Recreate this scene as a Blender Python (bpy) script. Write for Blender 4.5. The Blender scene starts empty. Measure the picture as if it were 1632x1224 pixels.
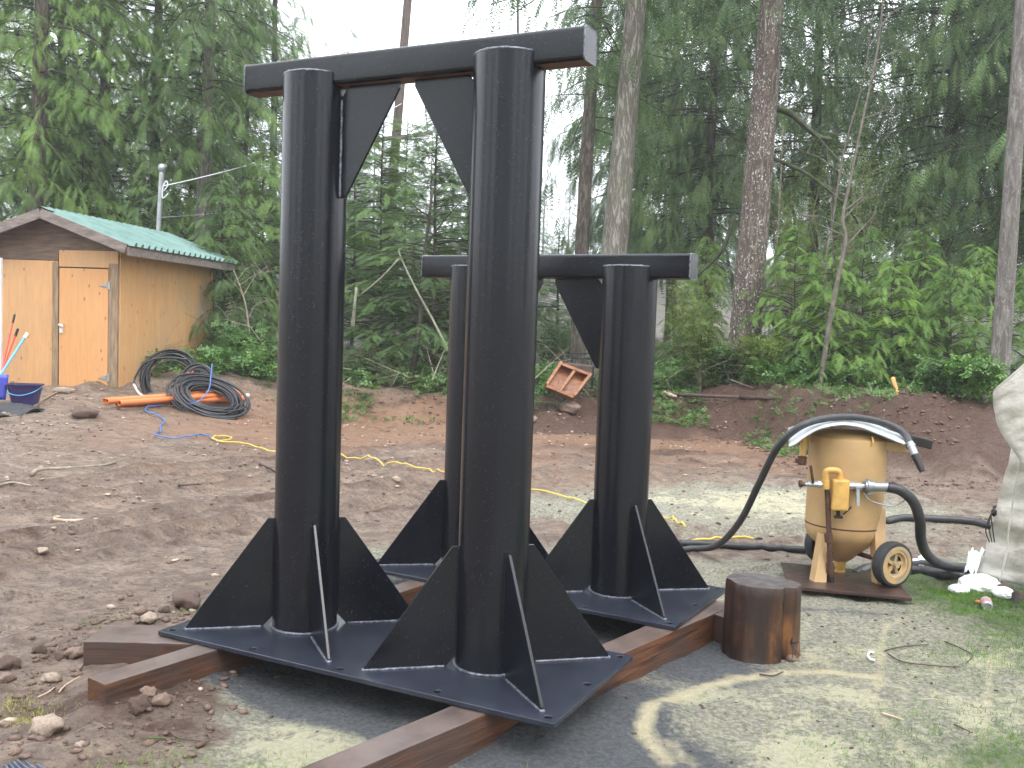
import bpy, bmesh, math, random
import numpy as np
from mathutils import Vector, Matrix
from mathutils.geometry import delaunay_2d_cdt

# ------------------------------------------------------------------ camera, light, exposure
scn = bpy.context.scene
COL = scn.collection
FPX, PITCH, ROLL, CH = 1527.4, 0.0595, 0.0344, 1.65
cp, sp, cr, sr = math.cos(PITCH), math.sin(PITCH), math.cos(ROLL), math.sin(ROLL)
cam_d = bpy.data.cameras.new('camera')
cam = bpy.data.objects.new('camera', cam_d); COL.objects.link(cam)
cam_d.sensor_width = 36.0; cam_d.lens = FPX / 1632 * 36.0
cam_d.clip_start = 0.1; cam_d.clip_end = 1500
Rv = Vector((cr, sr*sp, sr*cp)); Uv = Vector((-sr, cr*sp, cr*cp)); Fv = Vector((0, cp, -sp))
M3 = Matrix((Rv, Uv, -Fv)).transposed()
cam.matrix_world = Matrix.Translation((0, 0, CH)) @ M3.to_4x4()
scn.camera = cam

SUN_EL, SUN_AZ = math.radians(58), math.radians(150)
world = bpy.data.worlds.new('World'); scn.world = world; world.use_nodes = True
wn, wl = world.node_tree.nodes, world.node_tree.links
wn.clear()
sky = wn.new('ShaderNodeTexSky'); sky.sky_type = 'NISHITA'; sky.sun_disc = False
sky.sun_elevation = SUN_EL; sky.sun_rotation = SUN_AZ; sky.air_density = 1.0; sky.dust_density = 4.0
mixw = wn.new('ShaderNodeMixRGB'); mixw.inputs[0].default_value = 0.88          # cloud cover whitens the clear sky
mixw.inputs[2].default_value = (11.6, 12.1, 12.8, 1)
bgw = wn.new('ShaderNodeBackground'); bgw.inputs[1].default_value = 0.12
ow = wn.new('ShaderNodeOutputWorld')
wl.new(sky.outputs[0], mixw.inputs[1]); wl.new(mixw.outputs[0], bgw.inputs[0]); wl.new(bgw.outputs[0], ow.inputs[0])
sun_d = bpy.data.lights.new('sun', 'SUN'); sun_d.energy = 0.7; sun_d.angle = math.radians(25); sun_d.color = (1, .97, .93)
sun = bpy.data.objects.new('sun', sun_d); COL.objects.link(sun)
sun.rotation_euler = (math.radians(90) - SUN_EL, 0, math.radians(180) - SUN_AZ + math.radians(0))
scn.view_settings.view_transform = 'Standard'; scn.view_settings.look = 'None'
scn.view_settings.gamma = 1; scn.view_settings.use_curve_mapping = False
scn.view_settings.exposure = 1.48
HAZE_DENSITY = 0.0018

rng = np.random.RandomState(7)
random.seed(5)

# ------------------------------------------------------------------ helpers
def ray(px, py):
    X = (px-816)/FPX; Y = (py-612)/FPX
    a = X*cr+Y*sr; v = -X*sr+Y*cr
    return np.array([a, cp-v*sp, -(sp+v*cp)])
def at(px, py, Y):
    r = ray(px, py); t = Y/r[1]; return Vector((r[0]*t, Y, CH+r[2]*t))
def gz(px, py, z=0.):
    r = ray(px, py); t = (z-CH)/r[2]; return Vector((r[0]*t, r[1]*t, z))

TAB = [np.random.RandomState(100+k).rand(128, 128) for k in range(6)]
def vnoise(x, y, k=0):
    T = TAB[k % 6]; x = np.asarray(x, float); y = np.asarray(y, float)
    xi = np.floor(x).astype(int); yi = np.floor(y).astype(int); fx = x-xi; fy = y-yi
    fx = fx*fx*(3-2*fx); fy = fy*fy*(3-2*fy)
    a = T[xi % 128, yi % 128]; b = T[(xi+1) % 128, yi % 128]; c = T[xi % 128, (yi+1) % 128]; d = T[(xi+1) % 128, (yi+1) % 128]
    return (a*(1-fx)+b*fx)*(1-fy)+(c*(1-fx)+d*fx)*fy
def fbm(x, y, k=0, o=4):
    s = 0; a = .5; f = 1.
    for i in range(o):
        s = s + a*vnoise(x*f+13*i, y*f-7*i, k+i); a *= .5; f *= 2.03
    return s
def sst(a, b, x):
    t = np.clip((x-a)/(b-a), 0, 1); return t*t*(3-2*t)

def seg_d(x, y, pts):
    d = np.full(np.shape(x), 1e9)
    for (a, b) in zip(pts[:-1], pts[1:]):
        bx, by = b[0]-a[0], b[1]-a[1]; t = np.clip(((x-a[0])*bx+(y-a[1])*by)/(bx*bx+by*by), 0, 1)
        d = np.minimum(d, np.hypot(x-a[0]-t*bx, y-a[1]-t*by))
    return d
TRK = [(-8.5, 3.2), (-5.8, 4.3), (-3.6, 6.3), (-2.3, 8.3), (-.6, 9.9), (1.6, 10.5), (3.6, 10.1), (6.5, 9.0)]
TRACKS = [TRK, [(a-.25, b+1.5) for a, b in TRK], [(a-.1, b-1.1) for a, b in TRK[:5]]+[(1.0, 7.6), (2.6, 7.7)], [(a-.5, b+2.6) for a, b in TRK[:7]]]
def tracks(x, y):
    wx = x+.22*(fbm(x*.9, y*.9, 2, 3)-.45); wy = y+.22*(fbm(x*.9+9, y*.9, 4, 3)-.45); dep = 0*x; rid = 0*x
    for t in TRACKS:
        d = seg_d(wx, wy, t); dep = np.maximum(dep, np.exp(-(d/.13)**4)); rid = np.maximum(rid, np.exp(-((d-.22)/.07)**2))
    return dep, rid
def hgt(x, y, fine=True):
    x = np.asarray(x, float); y = np.asarray(y, float)
    z = .03+0*x
    z = z + .42*sst(-2.5, -6.0, x)*sst(8, 15, y)                                # rises towards the shed
    foot = 14.8-4.1*sst(3.2, 5.4, x)-.5*sst(-1, -5, x)+.5*(fbm(x*.35, x*.1, 1)-.5)
    top = foot+2.1-.3*sst(0, -3, x)+.4*(fbm(x*.8, x*.3, 3)-.5)
    bh = .42+.42*sst(.5, 4.5, x)-.30*sst(-4, -6.5, x)
    z = z + bh*sst(foot, top, y)*(1+.25*(fbm(x*1.3, y*1.3, 2)-.5))
    z = z + .55*sst(17, 40, y)+12*sst(45, 170, np.hypot(x, y))
    bank = sst(foot-.4, foot+.5, y)*(1-sst(top+1, top+4, y))
    z = z + bank*.36*(fbm(x*1.5, y*1.5, 4, 5)-.47)+bank*.13*(fbm(x*7, y*7, 1, 3)-.45)
    if fine:
        near = np.exp(-((x-.2)/3.2)**2-((y-4.6)/2.2)**2)
        u = x*.97+y*.24; v = y*.97-x*.24
        rut = (fbm(u*.32, v*2.1, 1, 4)-.47)
        z = z + rut*.10*(1-near*.8)*(1-bank)*sst(40, 20, y)
        dep, rid = tracks(x, y); z = z + (-.05*dep+.05*rid*(.4+1.2*fbm(x*5, y*5, 1, 3)))*(1-near*.9)
        z = z + (fbm(x*3.1, y*3.1, 2, 4)-.47)*.05*(1-near*.5)
        z = z - .035*sst(.62, .70, fbm(x*1.2+y*.3, y*5.5-x*1.3, 0, 5))*(1-near)
        z = z + (fbm(x*13, y*13, 3, 3)-.43)*.036*(1-near*.5)
        clod = sst(-.9, -1.35, x)*sst(5.4, 4.6, y)*sst(2.9, 3.5, y)
        z = z + clod*.10*(fbm(x*6, y*6, 4, 3)-.42)+clod*.03
        pile = np.exp(-((x-.05)/.26)**2-((y-3.78)/.13)**2)+np.exp(-((x-.62)/.2)**2-((y-3.95)/.12)**2)
        z = z + .05*pile
        z = z + .05*np.exp(-((x+1.38)/.22)**2-((y-3.78)/.12)**2)
    return z
def H(x, y): return float(hgt(np.array([x]), np.array([y]))[0])
def gnd(px, py, lift=0.):
    r = ray(px, py); lo = 1.0; hi = None; t = 1.5
    while t < 120:
        p = r*t
        if CH+p[2] < H(p[0], p[1]): hi = t; break
        lo = t; t *= 1.02
    if hi is None: return at(px, py, 60)
    for _ in range(25):
        m = (lo+hi)/2; p = r*m
        if CH+p[2] < H(p[0], p[1]): hi = m
        else: lo = m
    p = r*lo
    return Vector((p[0], p[1], H(p[0], p[1])+lift))

def tag(o, label=None, cat=None, group=None, kind=None):
    if label: o['label'] = label
    if cat: o['category'] = cat
    if group: o['group'] = group
    if kind: o['kind'] = kind
    return o
def empty(name, loc, rz=0, label=None, cat=None, group=None):
    o = bpy.data.objects.new(name, None); COL.objects.link(o); o.location = loc; o.rotation_euler = (0, 0, rz)
    o.empty_display_size = .1
    tag(o, label, cat, group); return o
def link(name, me, parent=None, loc=None):
    o = bpy.data.objects.new(name, me); COL.objects.link(o)
    if parent is not None: o.parent = parent
    if loc is not None: o.location = loc
    return o

class MB:
    """collects shapes, links them as one mesh"""
    def __init__(s): s.v = []; s.f = []; s.m = []; s.cur = 0
    def add(s, vs, fs):
        b = len(s.v); s.v += [tuple(p) for p in vs]; s.f += [tuple(i+b for i in f) for f in fs]; s.m += [s.cur]*len(fs)
    def box(s, c, d, R=None):
        vs = []
        for k in range(8):
            p = Vector(((k & 1)-.5, ((k >> 1) & 1)-.5, ((k >> 2) & 1)-.5)); p = Vector((p.x*d[0], p.y*d[1], p.z*d[2]))
            if R is not None: p = R @ p
            vs.append(p+Vector(c))
        s.add(vs, [(0, 2, 3, 1), (4, 5, 7, 6), (0, 1, 5, 4), (2, 6, 7, 3), (0, 4, 6, 2), (1, 3, 7, 5)])
    def bar(s, a, b, w, h, up=(0, 0, 1)):
        a = Vector(a); b = Vector(b); x = (b-a); L = x.length; x.normalize(); y = Vector(up).cross(x).normalized(); z = x.cross(y)
        s.box((a+b)/2, (L, w, h), Matrix((x, y, z)).transposed())
    def tube(s, pts, r, n=8, cap=True):
        pts = [Vector(p) for p in pts]; N = len(pts)
        rs = r if hasattr(r, '__len__') else [r]*N
        t0 = (pts[1]-pts[0]).normalized(); ref = Vector((0, 0, 1)) if abs(t0.z) < .9 else Vector((1, 0, 0))
        u = t0.cross(ref).normalized(); vs = []
        for i in range(N):
            t = (pts[min(i+1, N-1)]-pts[max(i-1, 0)]).normalized()
            u = (u-t*u.dot(t)).normalized(); w = t.cross(u)
            for k in range(n):
                a = 2*math.pi*k/n; vs.append(pts[i]+(u*math.cos(a)+w*math.sin(a))*rs[i])
        fs = [(i*n+k, i*n+(k+1) % n, (i+1)*n+(k+1) % n, (i+1)*n+k) for i in range(N-1) for k in range(n)]
        if cap: fs += [tuple(range(n-1, -1, -1)), tuple((N-1)*n+k for k in range(n))]
        s.add(vs, fs)
    def cyl(s, a, b, r, n=16, r2=None): s.tube([a, b], [r, r if r2 is None else r2], n)
    def lathe(s, prof, c=(0, 0, 0), n=32, axis=None, cap=False):
        """prof: (radius, height) pairs"""
        c = Vector(c); vs = []
        if axis is None: X, Y, Z = Vector((1, 0, 0)), Vector((0, 1, 0)), Vector((0, 0, 1))
        else:
            Z = Vector(axis).normalized(); X = Z.orthogonal().normalized(); Y = Z.cross(X)
        for r, h in prof:
            for k in range(n):
                a = 2*math.pi*k/n; vs.append(c+X*(r*math.cos(a))+Y*(r*math.sin(a))+Z*h)
        N = len(prof)
        fs = [(i*n+k, i*n+(k+1) % n, (i+1)*n+(k+1) % n, (i+1)*n+k) for i in range(N-1) for k in range(n)]
        if cap: fs += [tuple(range(n-1, -1, -1)), tuple((N-1)*n+k for k in range(n))]
        s.add(vs, fs)
    def mesh(s, name, mats, smooth=None):
        me = bpy.data.meshes.new(name); me.from_pydata(s.v, [], s.f)
        for m in (mats if isinstance(mats, (list, tuple)) else [mats]): me.materials.append(m)
        me.polygons.foreach_set('material_index', s.m)
        if smooth:
            me.polygons.foreach_set('use_smooth', [True]*len(me.polygons))
            if smooth is not True: me.set_sharp_from_angle(angle=math.radians(smooth))
        me.update(); return me
    def build(s, name, mats, parent=None, smooth=None, bevel=0, loc=None, label=None):
        o = link(name, s.mesh(name, mats, smooth), parent, loc)
        if bevel:
            m = o.modifiers.new('bevel', 'BEVEL'); m.width = bevel; m.segments = 2; m.limit_method = 'ANGLE'; m.angle_limit = math.radians(40)
        if label: o['label'] = label
        return o

def npmesh(name, V, F, mats, smooth=False, attrs=None):
    me = bpy.data.meshes.new(name); V = np.ascontiguousarray(V, dtype=np.float32); F = np.ascontiguousarray(F, dtype=np.int32)
    n, k = F.shape
    me.vertices.add(len(V)); me.vertices.foreach_set('co', V.ravel())
    me.loops.add(n*k); me.loops.foreach_set('vertex_index', F.ravel())
    me.polygons.add(n); me.polygons.foreach_set('loop_start', np.arange(0, n*k, k, dtype=np.int32))
    if smooth: me.polygons.foreach_set('use_smooth', np.ones(n, dtype=bool))
    for a, val in (attrs or {}).items():
        at_ = me.attributes.new(a, 'FLOAT', 'POINT'); at_.data.foreach_set('value', np.ascontiguousarray(val, dtype=np.float32))
    for m in (mats if isinstance(mats, (list, tuple)) else [mats]): me.materials.append(m)
    me.update(calc_edges=True); me.validate(); return me

def crom(pts, sub=8):
    pts = [Vector(p) for p in pts]; out = []
    P = [pts[0]*2-pts[1]]+pts+[pts[-1]*2-pts[-2]]
    for i in range(1, len(P)-2):
        for k in range(sub):
            t = k/sub; a, b, c, d = P[i-1], P[i], P[i+1], P[i+2]
            out.append(.5*((2*b)+(c-a)*t+(2*a-5*b+4*c-d)*t*t+(3*b-a-3*c+d)*t**3))
    out.append(pts[-1]); return out

# ------------------------------------------------------------------ materials
def nodes(name):
    m = bpy.data.materials.new(name); m.use_nodes = True; nt = m.node_tree; nt.nodes.clear()
    o = nt.nodes.new('ShaderNodeOutputMaterial'); p = nt.nodes.new('ShaderNodeBsdfPrincipled'); nt.links.new(p.outputs[0], o.inputs[0])
    return m, nt, p, o
def ramp(nt, fac, stops, interp='LINEAR'):
    r = nt.nodes.new('ShaderNodeValToRGB'); e = r.color_ramp.elements; r.color_ramp.interpolation = interp
    while len(e) < len(stops): e.new(.5)
    for i, (p, c) in enumerate(stops): e[i].position = p; e[i].color = (*c, 1) if len(c) == 3 else c
    nt.links.new(fac, r.inputs[0]); return r.outputs[0]
def noise(nt, scale, detail=5, coord='Object', stretch=(1, 1, 1), rough=.6, dist=0, kind='n', vec=None):
    if vec is None:
        tc = nt.nodes.new('ShaderNodeTexCoord'); vec = tc.outputs[coord]
    mp = nt.nodes.new('ShaderNodeMapping'); mp.inputs['Scale'].default_value = stretch; nt.links.new(vec, mp.inputs[0])
    if kind == 'v': t = nt.nodes.new('ShaderNodeTexVoronoi'); t.inputs['Scale'].default_value = scale; out = t.outputs['Distance']
    else:
        t = nt.nodes.new('ShaderNodeTexNoise'); t.inputs['Scale'].default_value = scale; t.inputs['Detail'].default_value = detail
        t.inputs['Roughness'].default_value = rough; t.inputs['Distortion'].default_value = dist; out = t.outputs['Fac']
    nt.links.new(mp.outputs[0], t.inputs['Vector']); return out
def mixc(nt, f, a, b, mode='MIX'):
    m = nt.nodes.new('ShaderNodeMixRGB'); m.blend_type = mode
    for i, x in ((0, f), (1, a), (2, b)):
        if isinstance(x, (int, float)): m.inputs[i].default_value = x
        elif isinstance(x, tuple): m.inputs[i].default_value = (*x, 1)
        else: nt.links.new(x, m.inputs[i])
    return m.outputs[0]
def math_(nt, op, a, b=None, c=None, clamp=False):
    m = nt.nodes.new('ShaderNodeMath'); m.operation = op; m.use_clamp = clamp
    for i, x in enumerate((a, b, c)):
        if x is None: continue
        if isinstance(x, (int, float)): m.inputs[i].default_value = x
        else: nt.links.new(x, m.inputs[i])
    return m.outputs[0]
def bump(nt, p, h, strength, dist):
    b = nt.nodes.new('ShaderNodeBump'); b.inputs['Strength'].default_value = strength; b.inputs['Distance'].default_value = dist
    nt.links.new(h, b.inputs['Height']); nt.links.new(b.outputs[0], p.inputs['Normal']); return b
def simple(name, c1, c2=None, scale=6, rough=.6, metal=0, bstr=.3, bdist=.003, stretch=(1, 1, 1), stops=None, rvar=.0, coat=0, detail=6, coord='Object', spec=None):
    m, nt, p, o = nodes(name)
    c2 = c2 or tuple(x*.6 for x in c1)
    n = noise(nt, scale, detail, coord, stretch)
    nt.links.new(ramp(nt, n, stops or [(.35, c2), (.65, c1)]), p.inputs['Base Color'])
    p.inputs['Roughness'].default_value = rough; p.inputs['Metallic'].default_value = metal
    if spec is not None: p.inputs['Specular IOR Level'].default_value = spec
    if coat: p.inputs['Coat Weight'].default_value = coat; p.inputs['Coat Roughness'].default_value = .15
    if rvar:
        n2 = noise(nt, scale*2.7, 4, coord, stretch)
        nt.links.new(math_(nt, 'MULTIPLY_ADD', n2, rvar, rough-rvar*.5, clamp=True), p.inputs['Roughness'])
    if bstr: bump(nt, p, noise(nt, scale*4, 4, coord, stretch), bstr, bdist)
    return m

def mat_paint(name='black_steel_paint', lift=1., spec=.42):
    m, nt, p, o = nodes(name)
    n = noise(nt, 7, 5, stretch=(1, 1, .25)); fine = noise(nt, 160, 2)
    dots = noise(nt, 95, 0, kind='v')
    col = ramp(nt, n, [(.3, (.0045*lift, .0052*lift, .008*lift)), (.7, (.008*lift, .0092*lift, .0135*lift))])
    mist = ramp(nt, dots, [(.16, (1, 1, 1)), (.26, (0, 0, 0))])
    sel = ramp(nt, noise(nt, 40, 1), [(.55, (0, 0, 0)), (.62, (.5, .5, .5))])
    col = mixc(nt, mixc(nt, 1., mist, sel, 'MULTIPLY'), col, (.07, .075, .09))
    nt.links.new(col, p.inputs['Base Color'])
    nt.links.new(math_(nt, 'MULTIPLY_ADD', n, .06, .22), p.inputs['Roughness'])
    p.inputs['Specular IOR Level'].default_value = spec
    h = mixc(nt, .5, fine, mist)
    bump(nt, p, h, .25, .0009)
    return m
def mat_weld():
    m, nt, p, o = nodes('weld_glint_paint')
    n = noise(nt, 60, 3)
    nt.links.new(ramp(nt, n, [(.35, (.05, .055, .07)), (.6, (.22, .23, .27))]), p.inputs['Base Color'])  # same paint as the steel; water glints put into the lighter grey
    p.inputs['Roughness'].default_value = .3; p.inputs['Metallic'].default_value = .35
    bump(nt, p, noise(nt, 90, 3), .9, .004); return m
def mat_timber():
    m, nt, p, o = nodes('wet_timber')
    g = noise(nt, 7, 9, stretch=(.35, 5, 8), dist=1.6, rough=.7)
    col = ramp(nt, g, [(.36, (.025, .011, .007)), (.48, (.085, .033, .016)), (.62, (.165, .066, .027))])
    blot = ramp(nt, noise(nt, 2.4, 4), [(.42, (0, 0, 0)), (.6, (1, 1, 1))])
    col = mixc(nt, mixc(nt, 1., blot, (.6, .6, .6), 'MULTIPLY'), col, (.05, .042, .04))
    geo = nt.nodes.new('ShaderNodeNewGeometry'); sx = nt.nodes.new('ShaderNodeSeparateXYZ'); nt.links.new(geo.outputs['Normal'], sx.inputs[0])
    topf = ramp(nt, sx.outputs[2], [(.6, (0, 0, 0)), (.9, (.75, .75, .75))])
    dust = ramp(nt, noise(nt, 5, 6), [(.3, (.045, .036, .034)), (.65, (.13, .10, .088))])
    col = mixc(nt, topf, col, dust)
    nt.links.new(col, p.inputs['Base Color'])
    nt.links.new(math_(nt, 'MULTIPLY_ADD', g, .3, .3), p.inputs['Roughness'])
    bump(nt, p, g, .5, .004); return m
def mat_bark(name, c1, c2, spots=0, moss=0):
    m, nt, p, o = nodes(name)
    v = noise(nt, 17, 8, stretch=(1, 1, .2), dist=1.2, rough=.7); v2 = noise(nt, 2.0, 4)
    col = ramp(nt, v, [(.38, tuple(x*.6 for x in c2)), (.5, c2), (.6, c1)])
    col = mixc(nt, math_(nt, 'MULTIPLY', v2, .5), col, tuple(x*.55 for x in c1))
    if spots:
        d = noise(nt, 34, 2, stretch=(1, 1, .7), rough=.5)
        s = ramp(nt, d, [(.59, (0, 0, 0)), (.64, (1, 1, 1))])
        w = ramp(nt, noise(nt, 3.5, 3), [(.40, (0, 0, 0)), (.55, (spots,)*3)])
        col = mixc(nt, mixc(nt, 1., s, w, 'MULTIPLY'), col, (.55, .56, .52))
    if moss:
        w = ramp(nt, noise(nt, 2.3, 5), [(.45, (0, 0, 0)), (.65, (moss,)*3)])
        col = mixc(nt, w, col, (.12, .15, .07))
    nt.links.new(col, p.inputs['Base Color']); p.inputs['Roughness'].default_value = .85
    bump(nt, p, v, 1., .03); return m
def mat_leaf(name, c1, c2, c3, tr=.35, scale=1.3, rough=.55):
    m, nt, p, o = nodes(name)
    n = noise(nt, scale, 3, coord='Object'); n2 = noise(nt, scale*9, 2)
    oi = nt.nodes.new('ShaderNodeObjectInfo')
    f = math_(nt, 'MULTIPLY_ADD', n2, .45, math_(nt, 'MULTIPLY', n, .7), clamp=True)
    f = math_(nt, 'ADD', f, math_(nt, 'MULTIPLY_ADD', oi.outputs['Random'], .2, -.16))
    col = ramp(nt, f, [(.28, c3), (.5, c2), (.72, c1)])
    nt.links.new(col, p.inputs['Base Color']); p.inputs['Roughness'].default_value = rough
    p.inputs['Specular IOR Level'].default_value = .3
    t = nt.nodes.new('ShaderNodeBsdfTranslucent'); nt.links.new(mixc(nt, 1., col, (1.15, 1.25, .7), 'MULTIPLY'), t.inputs[0])
    mx = nt.nodes.new('ShaderNodeMixShader'); mx.inputs[0].default_value = tr
    nt.links.new(p.outputs[0], mx.inputs[1]); nt.links.new(t.outputs[0], mx.inputs[2]); nt.links.new(mx.outputs[0], o.inputs[0])
    return m
def mat_plywood(name, c1, c2, gray=.3):
    m, nt, p, o = nodes(name)
    g = noise(nt, 5, 6, stretch=(5, 5, .5), dist=1.0)
    c2 = tuple(.55*a+.45*b_ for a, b_ in zip(c1, c2)); col = ramp(nt, g, [(.32, c2), (.66, c1)])
    k = noise(nt, 4.2, 0, stretch=(1.7, 1.7, .9), kind='v')
    col = mixc(nt, ramp(nt, k, [(.06, (.7, .7, .7)), (.14, (0, 0, 0))]), col, (.16, .07, .025))
    w = ramp(nt, noise(nt, 1.1, 4), [(.45, (0, 0, 0)), (.7, (gray,)*3)])
    col = mixc(nt, w, col, (.33, .27, .18))
    nt.links.new(col, p.inputs['Base Color']); p.inputs['Roughness'].default_value = .6
    bump(nt, p, g, .2, .003); return m
def mat_ground():
    m, nt, p, o = nodes('muddy_ground')
    def A(n): a = nt.nodes.new('ShaderNodeAttribute'); a.attribute_name = n; return a.outputs['Fac']
    n1 = noise(nt, .9, 8, rough=.65); n2 = noise(nt, 7, 10, rough=.72, dist=.5); n3 = noise(nt, 45, 5, rough=.7); n4 = noise(nt, 2.6, 7, stretch=(.5, 2.2, 1), rough=.68)
    mud = ramp(nt, n4, [(.3, (.165, .108, .077)), (.48, (.32, .228, .167)), (.68, (.45, .345, .268))])
    mud = mixc(nt, ramp(nt, n2, [(.42, (.65,)*3), (.6, (0,)*3)]), mud, (.115, .078, .058))
    crk = noise(nt, 17, 8, rough=.75, dist=.8, stretch=(.7, 1.3, 1)); mud = mixc(nt, ramp(nt, crk, [(.36, (.8,)*3), (.47, (0,)*3)]), mud, (.075, .048, .036))
    mud = mixc(nt, ramp(nt, crk, [(.56, (0,)*3), (.68, (.5,)*3)]), mud, (.36, .29, .24))
    fc = noise(nt, 48, 6, rough=.72, dist=.5, stretch=(.75, 1.2, 1)); dens = noise(nt, 2.2, 4, stretch=(.6, 1.6, 1))
    cm = mixc(nt, 1., ramp(nt, fc, [(.38, (1,)*3), (.47, (0,)*3)]), ramp(nt, dens, [(.38, (.25,)*3), (.58, (1,)*3)]), 'MULTIPLY'); mud = mixc(nt, cm, mud, (.07, .045, .032))
    mud = mixc(nt, ramp(nt, fc, [(.58, (0,)*3), (.68, (.45,)*3)]), mud, (.46, .37, .3))
    org = ramp(nt, n1, [(.35, (.25, .12, .06)), (.65, (.34, .19, .11))])
    def masked(att, tex, lo, hi):
        s = math_(nt, 'ADD', att, math_(nt, 'MULTIPLY_ADD', tex, 1.7, -.85)); return ramp(nt, s, [(lo, (0,)*3), (hi, (1,)*3)])
    col = mixc(nt, mixc(nt, 1., masked(A('orange'), n2, .3, .9), (.75,)*3, 'MULTIPLY'), mud, org)
    col = mixc(nt, masked(A('dark'), n2, .3, .8), col, ramp(nt, n3, [(.35, (.06, .03, .019)), (.65, (.15, .08, .053))]))
    grit = ramp(nt, n3, [(.34, (.16, .152, .118)), (.5, (.32, .305, .235)), (.66, (.52, .49, .365))])
    col = mixc(nt, masked(A('grit'), n2, .3, .7), col, grit)
    n6 = noise(nt, 16, 8, rough=.75, dist=.6); cream = ramp(nt, n3, [(.3, (.46, .43, .29)), (.7, (.66, .62, .43))])
    col = mixc(nt, masked(A('dust'), n6, .42, .60), col, cream)
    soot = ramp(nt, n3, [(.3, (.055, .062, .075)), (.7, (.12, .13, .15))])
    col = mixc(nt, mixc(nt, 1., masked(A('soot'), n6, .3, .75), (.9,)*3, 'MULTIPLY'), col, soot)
    ring = masked(A('ring'), n2, .25, .95)
    col = mixc(nt, ring, col, ramp(nt, n3, [(.3, (.56, .48, .30)), (.7, (.70, .62, .42))]))
    col = mixc(nt, mixc(nt, 1., masked(A('moss'), n2, .4, .9), (.8,)*3, 'MULTIPLY'), col, ramp(nt, n3, [(.3, (.05, .08, .03)), (.7, (.13, .18, .07))]))
    lit = masked(A('litter'), n2, .35, .8)
    col = mixc(nt, lit, col, ramp(nt, n3, [(.3, (.025, .022, .012)), (.7, (.09, .065, .035))]))
    peb = noise(nt, 30, 0, kind='v'); sel = ramp(nt, noise(nt, 11, 2), [(.56, (0,)*3), (.62, (.7,)*3)])
    col = mixc(nt, mixc(nt, 1., ramp(nt, peb, [(.16, (1,)*3), (.24, (0,)*3)]), sel, 'MULTIPLY'), col, mixc(nt, .5, col, (.32, .26, .2)))
    nt.links.new(col, p.inputs['Base Color'])
    col = mixc(nt, mixc(nt, 1., masked(A('wet'), n2, .4, .9), (.45,)*3, 'MULTIPLY'), col, (.42, .34, .3))
    wet = ramp(nt, n4, [(.38, (.38,)*3), (.6, (.85,)*3)])
    wet = mixc(nt, masked(A('wet'), n2, .4, .9), wet, (.3, .3, .3))
    wet = mixc(nt, masked(A('grit'), n2, .3, .7), wet, (.9, .9, .9))
    nt.links.new(wet, p.inputs['Roughness']); p.inputs['Specular IOR Level'].default_value = .5
    h = math_(nt, 'ADD', math_(nt, 'MULTIPLY', n2, 1.), math_(nt, 'MULTIPLY', n3, .45))
    n5 = noise(nt, 22, 10, rough=.78, dist=.4); h = math_(nt, 'ADD', h, math_(nt, 'MULTIPLY', n5, .9)); bump(nt, p, h, 1., .06); return m

M = {}
M['paint'] = mat_paint(); M['paint_dust_sky'] = mat_paint('plate_paint_dust_sky', 3.4, .5); M['weld'] = mat_weld(); M['timber'] = mat_timber()  # plate colour lifted for settled overspray plus sky reflection painted in
M['primer'] = simple('bare_underside', (.2, .11, .08), (.11, .055, .04), 9, .75)
M['ply'] = mat_plywood('plywood', (.60, .34, .15), (.40, .20, .075), .4)
M['ply_door'] = mat_plywood('plywood_door', (.60, .31, .125), (.46, .21, .07), .1)
M['ply_worn'] = mat_plywood('plywood_worn', (.55, .31, .12), (.36, .19, .07), .95)
M['oldwood'] = simple('weathered_board', (.33, .24, .15), (.17, .11, .065), 5, .8, stretch=(5, 5, .6), bstr=.5)
M['greywood'] = simple('grey_fascia', (.24, .2, .175), (.12, .095, .085), 5, .8, stretch=(1, 4, 4), bstr=.4)
M['darkwood'] = simple('dark_gable_board', (.2, .135, .095), (.09, .06, .045), 5, .8, stretch=(.6, 1, 5), bstr=.4)
M['roof'] = simple('green_roof_metal', (.20, .32, .285), (.13, .225, .205), 3, .38, rvar=.25, bstr=.1, detail=8)
M['galv'] = simple('galvanised', (.42, .43, .44), (.28, .29, .3), 8, .4, .6)
M['white'] = simple('white_plastic', (.8, .8, .8), (.62, .63, .64), 4, .5, bstr=.1)
M['bag'] = simple('white_film', (.86, .87, .87), (.74, .75, .77), 6, .35, bstr=.5, bdist=.02)
M['orange'] = simple('orange_pvc', (.66, .2, .06), (.5, .15, .045), 3, .4, bstr=.05)
M['black'] = simple('black_poly_pipe', (.022, .022, .026), (.012, .012, .014), 6, .32, bstr=.1)
M['hose'] = simple('black_rubber_hose', (.035, .034, .036), (.018, .018, .02), 20, .45, bstr=.4, bdist=.002)
M['blue'] = simple('blue_cord', (.07, .17, .42), (.04, .11, .3), 20, .5)
M['yellow'] = simple('yellow_cord', (.66, .5, .1), (.5, .36, .06), 20, .5)
M['red'] = simple('red_handle', (.62, .07, .04), (.48, .05, .03), 5, .4, bstr=.05)
M['bluehandle'] = simple('blue_handle', (.1, .38, .62), (.07, .3, .5), 5, .4, bstr=.05)
M['bluescoop'] = simple('blue_scoop', (.06, .07, .45), (.04, .05, .3), 5, .4, bstr=.05)
M['purple'] = simple('purple_plastic', (.035, .022, .1), (.025, .016, .07), 5, .38, bstr=.05)
M['rubber'] = simple('rubber_mat', (.035, .035, .04), (.02, .02, .022), 20, .7, bstr=.5)
M['pot'] = simple('tan_pot_paint', (.50, .325, .145), (.40, .25, .115), 3.5, .45, rvar=.2, bstr=.12, bdist=.004, detail=8)
M['potrust'] = simple('rusted_iron', (.13, .062, .038), (.055, .03, .024), 18, .6, .3, bstr=.5)
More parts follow.
